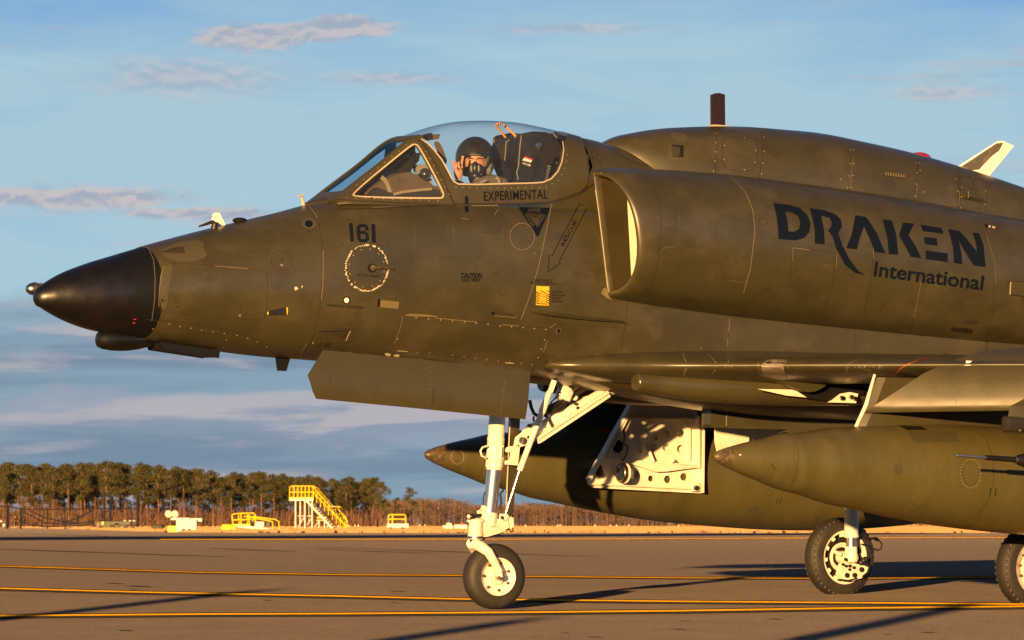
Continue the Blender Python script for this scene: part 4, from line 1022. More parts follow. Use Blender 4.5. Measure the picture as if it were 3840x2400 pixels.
MB().tube([P0(*cn((700, 1030)), -.04), P0(*cn((640, 1050)), -.05), P0(*cn((610, 1100)), -.05), P0(*cn((630, 1170)), -.05), P0(*cn((690, 1200)), -.04)], .0075, 8).build('grab_loop', WHITE, ng)
MB().tube([P0(*cn((935, 1030)), -.07), P0(*cn((905, 1060)), -.08), P0(*cn((900, 1190)), -.08), P0(*cn((930, 1210)), -.07)], .007, 8).build('grab_loop', WHITE, ng)
# nose gear door
dp = c5((212, 402), (108, 578), (168, 748), (900, 818), (1645, 893), (1665, 760), (1682, 550), (1000, 478))
V, T = fill2d(dp, (), 24)
def door_y(px, py):
    t = (py - (1312 + (px - 1206) * .099)) / 180.0; return -.455 - .06 * math.sin(min(max(t, 0), 1.05) * 2.2)
vs = [AY(x, y, door_y(x, y)) for x, y in V]
T = [t if (vs[t[1]] - vs[t[0]]).cross(vs[t[2]] - vs[t[0]]).dot(EYE - vs[t[0]]) > 0 else t[::-1] for t in T]
ngd = mkobj('nose_gear_door', vs, T, OLIVE_D, jet, angle=60)
so = ngd.modifiers.new('thickness', 'SOLIDIFY'); so.thickness = .014; so.offset = -1
es = ngd.modifiers.new('rim', 'EDGE_SPLIT'); es.split_angle = RAD(40)
DOORBVH = BVHTree.FromPolygons(vs, T)
# ---- main gear
def main_gear(sgn, cx, zc0):
    g = bpy.data.objects.new('main_gear', None); COL.objects.link(g); g.parent = jet
    R = .312; c = Vector((cx, sgn * 1.19, R + zc0)); idn = lambda mb: mb
    wheel(g, c, R, .212, .165, idn, 12 if sgn < 0 else 0, tread=(sgn > 0))
    i = -sgn                                                  # inboard direction
    tb = MB()
    for k in range(40):                                        # shoulder tread blocks
        a = 2 * math.pi * k / 40; 
        for s in (-1, 1): tb.ball(c + Vector((math.cos(a) * R * .912, s * .056, math.sin(a) * R * .912)), (.019, .014, .019), 6)
    o = tb.build('tread_blocks', RUBBER, g); o['kind'] = 'stuff'
    lx = cx + .015; ly = sgn * 1.19 + i * .135
    MB().lathe([(0, 0), (0, .056), (.46, .056), (.465, .060), (.48, .060), (.485, .054), (.50, 0)], Vector((lx, ly, c.z + .14 + .50)), (0, 0, -1), 24).build('shock_strut', WHITE, g)
    MB().tube([Vector((lx, ly, c.z + .66)), Vector((lx + .1, ly, 1.62))], .062, 20).build('upper_leg', WHITE, g)
    MB().lathe([(0, .044), (.10, .044)], Vector((lx, ly, c.z + .16)), (0, 0, -1), 24).build('piston', CHROME, g)
    mb = MB(); mb.lathe([(0, 0), (0, .048), (.05, .05), (.09, .062), (.12, .05), (.125, 0)], Vector((lx, ly, c.z + .085)), (0, 0, -1), 20); mb.tube([Vector((lx, ly, c.z)), Vector((lx, sgn * 1.19, c.z))], .05, 16); mb.build('knuckle', WHITE, g)
    if sgn > 0:
        by = ly + .03
        def mw(u, v, y=by): return AY(*cmw((u, v)), y)
        P = [mw(*q) for q in ((650, 890), (690, 850), (860, 900), (980, 930), (1050, 960), (1000, 1060), (940, 1120), (800, 1165), (640, 1140), (595, 1070), (620, 960))]
        MB().prism([Vector((p.x, by - .03, p.z)) for p in P], (0, .06, 0)).build('brake_caliper', WHITE, g, False)
        for q, r in (((735, 1080), .022), ((855, 1080), .022), ((965, 990), .023), ((720, 935), .013), ((780, 935), .014), ((845, 960), .014), ((775, 990), .012), ((670, 910), .012)):
            MB().lathe([(0, 0), (0, r), (.012, r * .95), (.012, r * .5), (.018, r * .45), (.018, 0)], mw(*q, by - .03), (0, -1, 0), 6).build('caliper_bolt', DARKMETAL, g)
        MB().lathe([(0, .10), (.0, .115), (.02, .115), (.02, .08)], c + Vector((0, -.05, 0)), (0, 1, 0), 32, up=(0, 0, 1)).build('brake_hub', WHITE, g)
        MB().lathe([(0, .0), (0, .178), (.03, .178)], c + Vector((0, .0, 0)), (0, -1, 0), 40, up=(0, 0, 1)).build('brake_disc', DARKMETAL, g)
        for k in range(12):
            a = 2 * math.pi * k / 12 + .1; MB().box(c + Vector((math.cos(a) * .175, -.052, math.sin(a) * .175)), (.030, .03, .030), Matrix.Rotation(-a, 3, 'Y'), .004).build('rim_key', WHITE, g)
        mb = MB(); mb.tube([mw(525, 700), mw(640, 755)], .016, 12); mb.build('tow_pin', WHITE, g)
        MB().lathe([(0, 0), (0, .014), (.004, .014)], mw(715, 830, ly - .06), (0, -1, 0), 12).build('knuckle_bore', DARKMETAL, g)
        for pts, r in ((((940, 430), (980, 470), (1060, 500), (1180, 500)), .008), (((1170, 500), (1230, 520)), .014), (((1230, 520), (1290, 580), (1280, 660), (1220, 685), (1120, 650), (1040, 600), (960, 590)), .006), (((1040, 880), (1090, 950), (1060, 1040), (980, 1110)), .009), (((640, 1150), (760, 1165), (900, 1130)), .007)):
            MB().tube([mw(*q, by - .03) for q in pts], r, 8).build('brake_line', HOSE, g)
        for q in ((1000, 850), (1030, 830), (960, 880)): MB().ball(mw(*q, by - .03), .024, 10).build('brake_fitting', DARKMETAL, g)
    return g
main_gear(-1, 4.005, .004); main_gear(1, 3.985, .022)
# ---- starboard main gear door with its landing light, seen from inside
DY = 1.50
def dpt(u, v, y=DY): return AY(*cd_((u, v)), y)
def dplate(name, pts, y, th, m, parent, smooth=False):
    P = [dpt(u, v, y) for u, v in pts]; return MB().prism([Vector((p.x, y, p.z)) for p in P], (0, th, 0)).build(name, m, parent, smooth)
out = [(740, 60), (1640, 60), (1640, 330), (1730, 360), (1730, 960), (1715, 1400), (640, 1345), (170, 1318), (110, 1270), (85, 1190), (340, 760), (420, 560), (620, 270)]
holes = [ellipse(1208, 548, 52, 58, 20), ellipse(1414, 552, 54, 58, 20), ellipse(1204, 744, 54, 56, 20), ellipse(1408, 768, 54, 58, 20), ellipse(780, 1135, 50, 58, 20), ellipse(988, 1190, 42, 46, 20), ellipse(1224, 1200, 52, 56, 20), ellipse(1455, 1165, 52, 56, 20), ellipse(1046, 605, 40, 44, 20), ellipse(1012, 745, 58, 64, 20)]
V, T = fill2d(out, holes, 70); n = len(V)
vf = [dpt(u, v) for u, v in V]; 
T = [t if (vf[t[1]] - vf[t[0]]).cross(vf[t[2]] - vf[t[0]]).dot(EYE - vf[t[0]]) > 0 else t[::-1] for t in T]
sdoor = mkobj('main_gear_door', vf, T, WHITE, jet, False)
so = sdoor.modifiers.new('thickness', 'SOLIDIFY'); so.thickness = .018; so.offset = -1
dplate('door_outer_skin', out, DY + .05, .012, WHITE, sdoor)
mb = MB()
for a, b, w, d in (((600, 930), (1640, 1000), .012, .06), ((850, 520), (1120, 530), .008, .02), ((850, 520), (850, 830), .008, .02), ((1530, 400), (1525, 935), .012, .03), ((1640, 300), (1640, 1040), .014, .07), ((1710, 360), (1700, 1390), .014, .06), ((110, 1262), (1700, 1340), .012, .035), ((100, 1200), (720, 100), .020, .06), ((345, 890), (740, 130), .012, .05), ((350, 885), (580, 945), .012, .05), ((700, 330), (1620, 335), .012, .05)):
    p, q = dpt(*a, DY - d / 2), dpt(*b, DY - d / 2); mb.bar(p, q, d, w)
mb.build('door_rib', WHITE, sdoor, False)
P = [dpt(u, v, DY - .055) for u, v in ((610, 935), (760, 1000), (1060, 1095), (1200, 1090), (1640, 1030), (1640, 1000), (1040, 970))]
MB().prism([Vector((p.x, DY - .06, p.z)) for p in P], (0, .04, 0)).build('door_gusset', WHITE, sdoor, False)
mb = MB(); mb.bar(dpt(915, 690, DY - .05), dpt(1020, 960, DY - .07), .018, .022); mb.build('door_link', WHITE, sdoor, False)
mb = MB(); mb.tube([dpt(1275, 915, DY - .07), dpt(1310, 955, DY - .09)], .014, 12); mb.build('door_stud', WHITE, sdoor)
slab_hook = MB(); slab_hook.box(dpt(255, 1085, DY - .03), (.045, .05, .09), Matrix.Rotation(RAD(-25), 3, 'Y'), .006); slab_hook.build('door_latch', DARKMETAL, sdoor)
mb = MB(); mb.box(dpt(1620, 1310, DY - .03), (.07, .05, .07), None, .01); mb.build('latch_plate', WHITE, sdoor); MB().lathe([(0, 0), (0, .024), (.02, .02), (.02, 0)], dpt(1622, 1320, DY - .055), (0, -1, 0), 6).build('latch_bolt', STEEL, sdoor)
mb = MB(); mb.ball(dpt(520, 735, DY - .02), (.045, .04, .05), 12); mb.build('door_opening', BLACK, sdoor)
mb = MB(); mb.tube([dpt(590, 470, DY - .02), dpt(615, 600, DY - .03), dpt(600, 690, DY - .04), dpt(665, 740, DY - .05), dpt(640, 850, DY - .05), dpt(585, 940, DY - .06)], .006, 8); mb.build('light_cable', HOSE, sdoor)
lc = dpt(560, 1110, DY - .13); lax = Vector((-.99, .08, .03)).normalized()
MB().lathe([(-.075, .0), (-.07, .05), (-.04, .072), (-.005, .078), (.0, .078), (.006, .074), (.004, .056)], lc, lax, 30).build('landing_light', STEEL, sdoor)
MB().lathe([(.003, .058), (-.01, .04), (-.012, 0)], lc, lax, 24).build('light_lens', LENS, sdoor)
MB().lathe([(-.082, 0), (-.076, .045), (-.06, .060), (-.045, .071), (-.043, .079), (-.034, .079), (-.032, .07)], lc, lax, 30).build('light_housing', WHITE, sdoor)
mb = MB(); mb.bar(dpt(640, 1120, DY - .09), dpt(700, 1140, DY - .0), .05, .06); mb.build('light_bracket', WHITE, sdoor, False)
# white leg doors and the open wheel bays
plate_y('leg_door', c6((1100, 945), (1335, 955), (1330, 1110), (1120, 1130), (1105, 1060)), 1.20, 1.22, WHITE, jet)
plate_y('leg_door', c6((1180, 1120), (1600, 1120), (1600, 960), (1340, 950)), 1.28, 1.30, CREAM, jet)
# ---- wing fittings, port and starboard
for sgn in (-1, 1):
    w = wings[0 if sgn < 0 else 1]
    # cannon fairing running back into the wheel bulge
    path = [(.80, .62, 1.655, .05), (.806, .62, 1.655, .058), (.83, .62, 1.652, .066), (.90, .625, 1.648, .071), (1.05, .64, 1.64, .085), (1.25, .68, 1.632, .105), (1.5, .74, 1.625, .118), (1.9, .80, 1.62, .125), (2.4, .85, 1.62, .12), (3.0, .85, 1.63, .10), (3.6, .85, 1.66, .05), (3.9, .85, 1.68, .01)]
    pts = []; rs = []
    f_ = interp(path)
    for x in [.80, .803, .806, .815, .83] + list(np.linspace(.86, 3.9, 46)):
        y, z, r = f_(x); pts.append(Vector((x, sgn * y, z))); rs.append(float(r) if x > .80 else .03)
    MB().tube(pts, rs, 26).build('cannon_fairing', OLIVE, w)
    # slat drooped ahead of the outer wing
    rr = []
    for ay in np.linspace(1.94, 4.1, 16):
        xl = xle(ay); sec = [(.66, .128), (.52, .128), (.36, .116), (.22, .088), (.10, .048), (.0, -.008), (-.07, -.06), (-.115, -.15), (-.145, -.23), (-.160, -.29), (-.158, -.325), (-.140, -.342), (-.11, -.338), (-.085, -.30), (-.06, -.22), (-.03, -.13), (.03, -.06), (.14, .02), (.30, .07), (.50, .10), (.66, .115)]
        k = 1 - .12 * (ay - 1.94) / 2.2
        ring = []
        for dx, dz in sec:                                   # the inboard end is cut back along a slant
            yy = ay + .42 * min(max((dz + .34) / .46, 0), 1) ** .8 * (4.1 - ay) / 2.16
            ring.append(Vector((xle(yy) + dx * k, sgn * yy, 1.765 + .012 * yy + dz * k)))
        rr.append(ring)
    sl = MB().rings(rr, True, True, True); 
    slo = sl.build('slat', OLIVE_D, w, angle=50)
    if sgn < 0: SLAT = (list(sl.v), list(sl.f))
    # pylon carrying the drop tank
    def prof_pylon(y, hw):
        return [[Vector((x, sgn * y + d, z)) for x, d in ((x0, 0), (x0 + .05, -hw * .7), (x0 + .2, -hw), (x1 - .4, -hw), (x1, 0), (x1 - .4, hw), (x0 + .2, hw), (x0 + .05, hw * .7))] for z, x0, x1 in ((1.70, 2.02, 3.9), (1.50, 1.93, 3.9), (1.335, 1.84, 3.8), (1.28, 1.83, 3.7))]
    MB().rings(prof_pylon(1.9, .055), True, True, True).build('pylon', OLIVE_D, tanks[0 if sgn < 0 else 1], angle=30)
    MB().tube([Vector((2.00, sgn * 1.9, 1.72)), Vector((1.925, sgn * 1.9, 1.50)), Vector((1.832, sgn * 1.9, 1.335))], [.010, .016, .013], 10).build('pylon_edge_glare', CREAM, tanks[0 if sgn < 0 else 1])  # cream strip paints the sun glare on the leading edge
    # outer pylon with launcher and slender probe pod
    px_ = [[Vector((x, sgn * 2.95 + d, z)) for x, d in ((x0, 0), (x0 + .1, -.045), (x1, -.045), (x1, .045), (x0 + .1, .045))] for z, x0, x1 in ((1.74, 2.95, 4.7), (1.50, 2.40, 4.6), (1.42, 2.38, 4.6))]
    op = MB().rings(px_, True, True, True).build('outer_pylon', OLIVE_D, w, angle=30)
# wheel bay liner glimpsed between fairing and wing
def bay(pts, y, m, nm='bay_liner'): 
    return plate_y(nm, c6(*pts), y, y + .012, m, wings[0], 0)
bay(((1395, 678), (1660, 683), (1745, 738), (1600, 724)), -1.02, CREAM)
bay(((1895, 772), (1930, 755), (1985, 712), (2050, 700), (2110, 712), (2095, 778)), -1.02, CREAM)
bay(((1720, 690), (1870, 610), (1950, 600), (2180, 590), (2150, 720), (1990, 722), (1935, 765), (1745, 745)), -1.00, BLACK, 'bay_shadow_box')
plate_y('bay_fairing', smooth_poly(c6((1500, 590), (1860, 600), (1880, 630), (1840, 668), (1765, 698), (1700, 690), (1600, 650)), 2), -1.10, -1.03, OLIVE, wings[0], .01)
for q in ((1995, 742), (2060, 735), (2085, 745)): MB().lathe([(0, 0), (0, .018), (.02, .016), (.02, 0)], AY(*c6(q), -1.03), (0, -1, 0), 12).build('bay_fitting', STEEL, wings[0])
# centre pylon and boxes under the belly
cpy = plate_y('centre_pylon', c6((1050, 770), (1590, 800), (1590, 955), (1180, 945), (1045, 938)), -.06, .06, OLIVE, jet, .012)
plate_y('pylon_adapter', c6((1590, 850), (2060, 860), (2060, 985), (1590, 985)), -.055, .055, OLIVE_D, cpy, .006)
MB().bar(AY(*c6((1180, 800)), -.062), AY(*c6((1180, 940)), -.062), .004, .004).build('pylon_seam', SEAM_B, cpy, False)
# probe pod on the outer station
pp = AY(*c7((1940, 960)), -2.95); q1 = AY(*c7((2145, 970)), -2.95); q2 = AY(*c7((2360, 990)), -2.95); dirp = (q2 - pp).normalized()
l1 = (q1 - pp).length; l2 = (q2 - pp).length
pod = MB().lathe([(l2 - .01, .0), (l2, .024), (l2 + .03, .038), (l2 + .10, .055), (l2 + .25, .063), (l2 + 2.2, .063), (l2 + 2.3, 0)], pp, dirp, 24).build('probe_pod', BLACK, wings[0])
MB().lathe([(0, 0), (.004, .008), (.012, .0105), (l1, .0115)], pp, dirp, 16).build('probe_tip', ALU, wings[0])
MB().lathe([(l1 - .002, .0), (l1, .018), (l2 - .01, .020), (l2, .024)], pp, dirp, 16).build('probe_sleeve', BLACK, wings[0])
MB().lathe([(l2 - .006, .021), (l2 - .004, .0255), (l2 + .004, .0265)], pp, dirp, 16).build('probe_ring', STEEL, wings[0])
lau = MB(); lau.box(Vector((3.35, -2.95, 1.36)), (2.0, .09, .11), Matrix.Rotation(RAD(.8), 3, 'Y'), .02); lau.build('launcher_rail', DARKMETAL, wings[0])
for x in (2.46, 2.6, 2.75, 2.9, 3.05): MB().ball(Vector((x, -2.99, 1.33)), .022, 10).build('launcher_fitting', DARKMETAL, wings[0])
# ---- nose fittings
rp0 = AY(99, 1083, .52)
rdir = Vector((1, .0, .010)).normalized()
rprobe = MB().lathe([(0, 0), (.008, .022), (.03, .038), (.055, .043), (.058, .047), (.075, .047), (.078, .040), (.20, .040), (.25, .034), (2.6, .036)], rp0, rdir, 24).build('refuelling_probe', OLIVE_D, jet)
MB().lathe([(0, 0), (.007, .0235), (.03, .0395), (.053, .0445)], rp0 - rdir * .001, rdir, 24).build('probe_nozzle', STEEL, rprobe)
MB().tube([rp0 + rdir * 2.55, rp0 + rdir * 2.75 + Vector((0, -.03, 0)), Vector((-1.0, .47, rp0.z + .02))], [.036, .04, .05], 16).build('probe_elbow', OLIVE_D, rprobe)
chin = interp([(-3.28, .004, 1.890), (-3.272, .035, 1.890), (-3.25, .055, 1.890), (-3.20, .068, 1.892), (-3.1, .074, 1.892), (-3.0, .068, 1.892), (-2.9, .048, 1.890), (-2.80, .015, 1.888)])
rr = []
for x in [-3.28, -3.277, -3.272, -3.262] + list(np.linspace(-3.25, -2.80, 20)):
    r, z = chin(x); rr.append([Vector((x, r * 1.05 * math.cos(2 * math.pi * k / 28), z + r * 1.05 * math.sin(2 * math.pi * k / 28))) for k in range(28)])
chinp = MB().rings(rr, True, True, True).build('chin_sensor', BLACK_RAD, jet)
plate_y('belly_antenna', c1((1085, 1105), (1500, 1165), (1495, 1213), (1110, 1155)), -.11, .11, BLACK, jet, .004)
plate_y('blade_antenna', c1((1958, 1205), (2048, 1215), (2022, 1303), (1972, 1300)), -.012, .012, BLACK, jet, .004)
vane = MB(); vb_ = AY(*c1((1512, 345)), -.04); vt = AY(*c1((1522, 262)), -.04); vane.tube([vb_, vt, AY(*c1((1505, 252)), -.04), AY(*c1((1490, 255)), -.04), AY(*c1((1410, 282)), -.04)], [.024, .022, .017, .012, .006], 14)
vane = vane.build('pitot_mast', DARKMETAL, jet)
MB().lathe([(0, .026), (.022, .0255)], vb_ + Vector((0, 0, .012)), (0, 0, 1), 16).build('mast_collar', ORANGE, vane)
plate_y('fin_antenna', c1((1500, 262), (1515, 195), (1530, 187), (1550, 188), (1560, 205), (1590, 268), (1560, 285), (1500, 285)), .03, .045, WHITE_P, jet, .003)
dm_ = AY(*c1((1700, 240)), -.01); MB().ball(dm_, (.055, .05, .022), 16).build('dome_antenna', BLACK, jet)
mb = MB(); mb.box(dm_ + Vector((.02, 0, -.016)), (.17, .10, .012), Matrix.Rotation(RAD(-13.5), 3, 'Y'), .003); mb.build('antenna_base', SEAL, jet)
mb = MB(); mb.tube([AY(*c1((2152, 132)), 0), AY(*c1((2140, 75)), 0)], [.014, .010], 12); mb.tube([AY(*c1((2112, 66)), 0), AY(*c1((2152, 60)), 0)], .008, 10); mb.build('vent_mast', SEAL, jet)
# fairing in front of the windshield
rr = []
for x, zt_, w in ((-1.63, 2.872, .02), (-1.60, 2.895, .06), (-1.55, 2.915, .09), (-1.48, 2.932, .12), (-1.40, 2.945, .13), (-1.36, 2.945, .13)):
    rr.append([Vector((x, w * math.cos(math.pi * k / 12), 2.84 + (zt_ - 2.84) * math.sin(math.pi * k / 12) ** .6)) for k in range(13)])
MB().rings(rr, False, False, True).build('windshield_fairing', OLIVE, jet)
# antennas on the hump
plate_y('blade_antenna', c3((1078, 110), (1115, 97), (1155, 108), (1157, 320), (1080, 320)), -.018, .018, mat('blade_brown', (0.016, 0.009, 0.007), 0.5), hump, .006)
mb = MB(); mb.box(AY(*c3((1125, 326)), 0), (.14, .09, .012), None, .003); mb.build('antenna_base', SEAL, hump)
plate_y('swept_antenna', c4((1945, 435), (2240, 248), (2265, 247), (2335, 280), (2150, 505), (2000, 470)), -.014, .014, WHITE_P, hump, .004)
plate_y('antenna_wear', c4((1975, 425), (2225, 260), (2270, 255), (2245, 310), (2190, 350), (2100, 445), (2050, 450)), -.0165, -.0142, mat('worn_grey', (0.09, 0.085, 0.075), 0.6, var=[(0.2, 0.14, 0.07)], vscale=9), hump, 0)
bc = AY(*c4((1680, 364)), 0); MB().ball(bc, (.105, .05, .045), 20).build('beacon', REDLAMP, hump)
MB().box(AY(*c4((1470, 302)), 0), (.06, .05, .012), None, .003).build('top_fitting', CREAM, hump)

# ================================================================== markings, panels and wear
_v += SLAT[0]; _n0 = len(_v) - len(SLAT[0]); _f += [tuple(i + _n0 for i in q) for q in SLAT[1]]
BVH = BVHTree.FromPolygons(_v, _f)
rnd = random.Random(11)
TAN = mat('tan_insert', (0.15, 0.125, 0.06), 0.45)
PATCH = mat('faded_patch', (0.062, 0.057, 0.031), 0.42); PATCH_T = mat('tank_patch', (0.058, 0.053, 0.024), 0.42)
PATCH_D = mat('dark_patch', (0.034, 0.030, 0.016), 0.42)
CHIP = mat('paint_chip', (0.55, 0.48, 0.34), 0.5)
hm = .0038
# --- nose
strokes('panel_line', [c1((2200, 145), (2255, 235), (2284, 400), (2284, 640), (2260, 900), (2222, 1060), (2150, 1190))], .0045, SEAM, fuselage)
strokes('worn_edge', [c1((2195, 143), (2240, 205), (2258, 245)), c1((2289, 450), (2287, 700), (2276, 800)), c1((2175, 1110), (2130, 1180))], .0032, SEAM_B, fuselage, off=.0026)
strokes('worn_edge', [c1((1050, 432), (1088, 520), (1099, 650), (1096, 800), (1075, 950))], .002, SEAM_B, fuselage, off=.0026)
strokes('access_panel', [smooth_poly(c1((1180, 528), (1870, 592), (1900, 620), (1890, 880), (1870, 940), (1810, 948), (1165, 890), (1122, 860), (1135, 600)), 2)], hm, SEAM, fuselage, closed=True)
strokes('worn_edge', [c1((1160, 560), (1138, 640), (1128, 760), (1124, 850)), c1((1520, 562), (1760, 582))], .0026, SEAM_B, fuselage, off=.0026)
decal('paint_patch', smooth_poly(c1((1140, 480), (1150, 450), (1230, 400), (1380, 375), (1450, 395), (1440, 440), (1475, 480), (1440, 515), (1330, 535), (1200, 520)), 2), PATCH, fuselage, off=.0012)
decal('paint_patch', smooth_poly(c1((1140, 540), (1230, 540), (1200, 700), (1180, 880), (1130, 860)), 2), PATCH, fuselage, off=.0012)
strokes('access_panel', [smooth_poly(c1((1925, 452), (2070, 460), (2068, 592), (1925, 585)), 1)], hm, SEAM, fuselage, closed=True)
rivets('panel_latch', c1((1995, 517), (1262, 805), (1258, 850), (1700, 850), (1700, 910), (2080, 330), (2188, 320), (2218, 1107)), .011, SEAM, fuselage, n=14)
rivets('panel_latch', c1((1995, 556)) and [c1((1995, 556)), c1((1700, 912)), c1((2218, 1106))], .008, SEAM_B, fuselage, n=12, off=.003)
strokes('panel_line', [c1((1032, 940), (1300, 962), (1600, 1008), (1760, 1055), (1880, 1130), (1960, 1208))], hm, SEAM, fuselage)
rivets('screw', c1((1120, 960), (1200, 973), (1275, 990), (1355, 1003), (1430, 1016), (1510, 1028), (1590, 1040), (1680, 1053), (1755, 1073), (1825, 1100), (1890, 1135), (1945, 1198), (1605, 1085), (1580, 1142), (1085, 1008)), .0065, SEAM_B, fuselage, n=9)
strokes('worn_edge', [c1((1380, 1008), (1470, 1020), (1560, 1026))], .006, PATCH, fuselage, off=.0026)
vn = decal('angle_vane', c1((1897, 880), (2028, 851), (2033, 906), (1897, 908)), STEEL, fuselage, off=.008)
decal('vane_tip', c1((2026, 853), (2038, 858), (2036, 903), (2030, 905)), YELLOW, fuselage, off=.009); decal('vane_tip', c1((1889, 886), (1900, 884), (1900, 904), (1890, 902)), YELLOW, fuselage, off=.009)
sc_ = c1((1148, 466), (1220, 440), (1292, 428), (1306, 475), (1230, 470))
decal('scoop_shade', sc_, PATCH_D, fuselage, off=.002); strokes('scoop_shade_line', [c1((1148, 466), (1220, 440), (1292, 428)), c1((1292, 428), (1300, 440), (1306, 475))], .007, SEAM, fuselage, off=.004)  # dark fill and edge strokes paint the shadow side of the scoop
decal('port_ring', ellipse(*c1((2191, 263)), 27, 20, 28), PATCH, fuselage, off=.0018); decal('port_hole', ellipse(*c1((2188, 264)), 15, 13, 24), MARK, fuselage, off=.003)
decal('paint_chip', c1((2085, 712), (2100, 708), (2115, 722), (2100, 733), (2088, 735)), CHIP, fuselage, off=.0024); decal('paint_chip', c1((2133, 706), (2147, 701), (2140, 718)), CHIP, fuselage, off=.0024)
strokes('panel_line', [c1((1825, 250), (1880, 260), (1950, 235))], .004, PATCH, fuselage)
decal('red_mark', c1((945, 936), (965, 936), (965, 942), (945, 942)), REDM, radome, off=.002); decal('red_mark', c1((940, 960), (958, 962), (956, 970), (938, 968)), REDM, radome, off=.002)
decal('red_patch', c1((640, 1095), (655, 1098), (665, 1120), (640, 1118)), REDM, chinp, off=.002) if False else None
# --- number and text on the cockpit side
decal('number', c2((394, 826), (419, 827), (429, 956), (404, 959)), MARK, fuselage, off=.0028); decal('number', c2((552, 833), (578, 834), (584, 965), (556, 963)), MARK, fuselage, off=.0028)
strokes('number', [c2((521, 878), (519, 853), (507, 844), (472, 844), (458, 862), (463, 935), (476, 950), (512, 951), (525, 936), (521, 906), (508, 893), (464, 892))], .0245, MARK, fuselage, off=.0028, step=5)
C0 = c2((520, 1143))
pts = []; 
for k in range(64):
    a = 2 * math.pi * k / 64; pts.append((C0[0] + (150 / 1.89 + rnd.uniform(-2, 2)) * math.cos(a), C0[1] + (162 / 1.89 + rnd.uniform(-2, 2)) * math.sin(a)))
vs = []; fs = []
for x, y in pts:
    if rnd.random() < .12: continue
    r = rnd.uniform(2.2, 5.2); P = [(x + r * rnd.uniform(.6, 1.2) * math.cos(t), y + r * rnd.uniform(.6, 1.2) * math.sin(t)) for t in np.linspace(0, 2 * math.pi, 8)[:-1]]
    n = len(vs); vs += [on(*q, .0026) for q in P]; fs.append(tuple(range(n, n + 7))[::-1])
o = mkobj('chipped_fasteners', vs, fs, CHIP, fuselage); o['kind'] = 'stuff'
strokes('round_panel', [ellipse(*C0, 142 / 1.89, 153 / 1.89, 48)], .0035, SEAM, fuselage, closed=True)
rivets('screw', [(C0[0] + 126 / 1.89 * math.cos(2 * math.pi * k / 12 + .2), C0[1] + 135 / 1.89 * math.sin(2 * math.pi * k / 12 + .2)) for k in range(12)], .0048, SEAM_B, fuselage, n=8)
decal('handle_seat', ellipse(*c2((557, 1144)), 17, 17, 28), BLACK, fuselage, off=.003); decal('handle_hub', ellipse(*c2((560, 1143)), 11, 11, 20), BROWN, fuselage, off=.010)
MB().tube([on(*c2((562, 1144)), .012), on(*c2((620, 1140)), .022), on(*c2((706, 1147)), .020)], [.009, .006, .005], 10).build('lock_handle', BROWN, fuselage)
text('stencil', 'DO NOT HANDLE', c2((455, 1200)), c2((612, 1212)), 8.5, MARK_F, fuselage, .012)
decal('port_ring', ellipse(*c2((375, 1372)), 14, 14, 28), MARK, fuselage, off=.0028); decal('port_disc', ellipse(*c2((375, 1372)), 9.3, 9.8, 24), WHITE_P, fuselage, off=.0045)
text('stencil', 'ENGINE BLEED STATIC PORT', c2((237, 1414)), c2((495, 1434)), 9, MARK_F, fuselage, .012)
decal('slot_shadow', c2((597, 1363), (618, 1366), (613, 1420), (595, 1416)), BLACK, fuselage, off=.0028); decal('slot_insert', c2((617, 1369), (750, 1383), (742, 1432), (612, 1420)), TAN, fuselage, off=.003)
text('stencil', 'CAUTION', c2((1188, 1212)), c2((1336, 1212)), 18, MARK, fuselage, .035); text('stencil', 'LOX VENT', c2((1194, 1240)), c2((1330, 1241)), 13.5, MARK, fuselage, .03)
strokes('round_panel', [ellipse(*c2((1621, 921)), 46, 50, 40)], .0026, SEAM_B, fuselage, closed=True)
decal('step_mark', c2((1211, 636), (1233, 636), (1236, 690), (1213, 692)), MARK, canopy, off=.0095); decal('step_mark', c2((1213, 702), (1238, 702), (1241, 748), (1217, 748)), MARK, fuselage, off=.003)
text('lettering', 'EXPERIMENTAL', c2((1346, 668)), c2((1797, 653)), 34.5, MARK, canopy, .008, off=.0105, spacing=1.08)
tri = c2((1597, 720), (1604, 711), (1808, 716), (1815, 724), (1738, 914), (1730, 922), (1722, 915)); tri_in = c2((1653, 752), (1764, 756), (1724, 853))
decal('warning_triangle', tri, MARK, fuselage, holes=[tri_in], off=.0028, step=10)
text('triangle_lettering', 'DANGER', c2((1661, 745)), c2((1752, 748)), 12.5, PATCH, fuselage, .012, off=.0042)
text('triangle_lettering', 'DANGER', c2((1738, 852)), c2((1787, 772)), 10, PATCH, fuselage, .012, off=.0042)
text('triangle_lettering', 'DANGER', c2((1640, 770)), c2((1690, 855)), 10, PATCH, fuselage, .012, off=.0042)
text('stencil', 'EJECTION', c2((1674, 769)), c2((1748, 770)), 7, MARK_F, fuselage, .012); text('stencil', 'SEAT', c2((1695, 786)), c2((1731, 787)), 6.5, MARK_F, fuselage, .012)
strokes('rescue_arrow', [c2((2028, 686), (2078, 723), (1882, 1098), (1894, 1107), (1803, 1172), (1812, 1050), (1830, 1060))], .0052, MARK, fuselage, off=.0026, closed=True)
text('lettering', 'RESCUE', c2((1916, 992)), c2((2012, 812)), 14.5, MARK, fuselage, .018)
text('stencil', 'EMERGENCY', c2((1708, 1236)), c2((1835, 1241)), 8, MARK_F, fuselage, .012); text('stencil', 'RESCUE CONTROL', c2((1677, 1254)), c2((1866, 1263)), 8, MARK_F, fuselage, .012)
yb = c2((1721, 1271), (1813, 1275), (1810, 1411), (1718, 1405))
ybox = decal('rescue_placard', yb, YELLOW, fuselage, off=.0028)
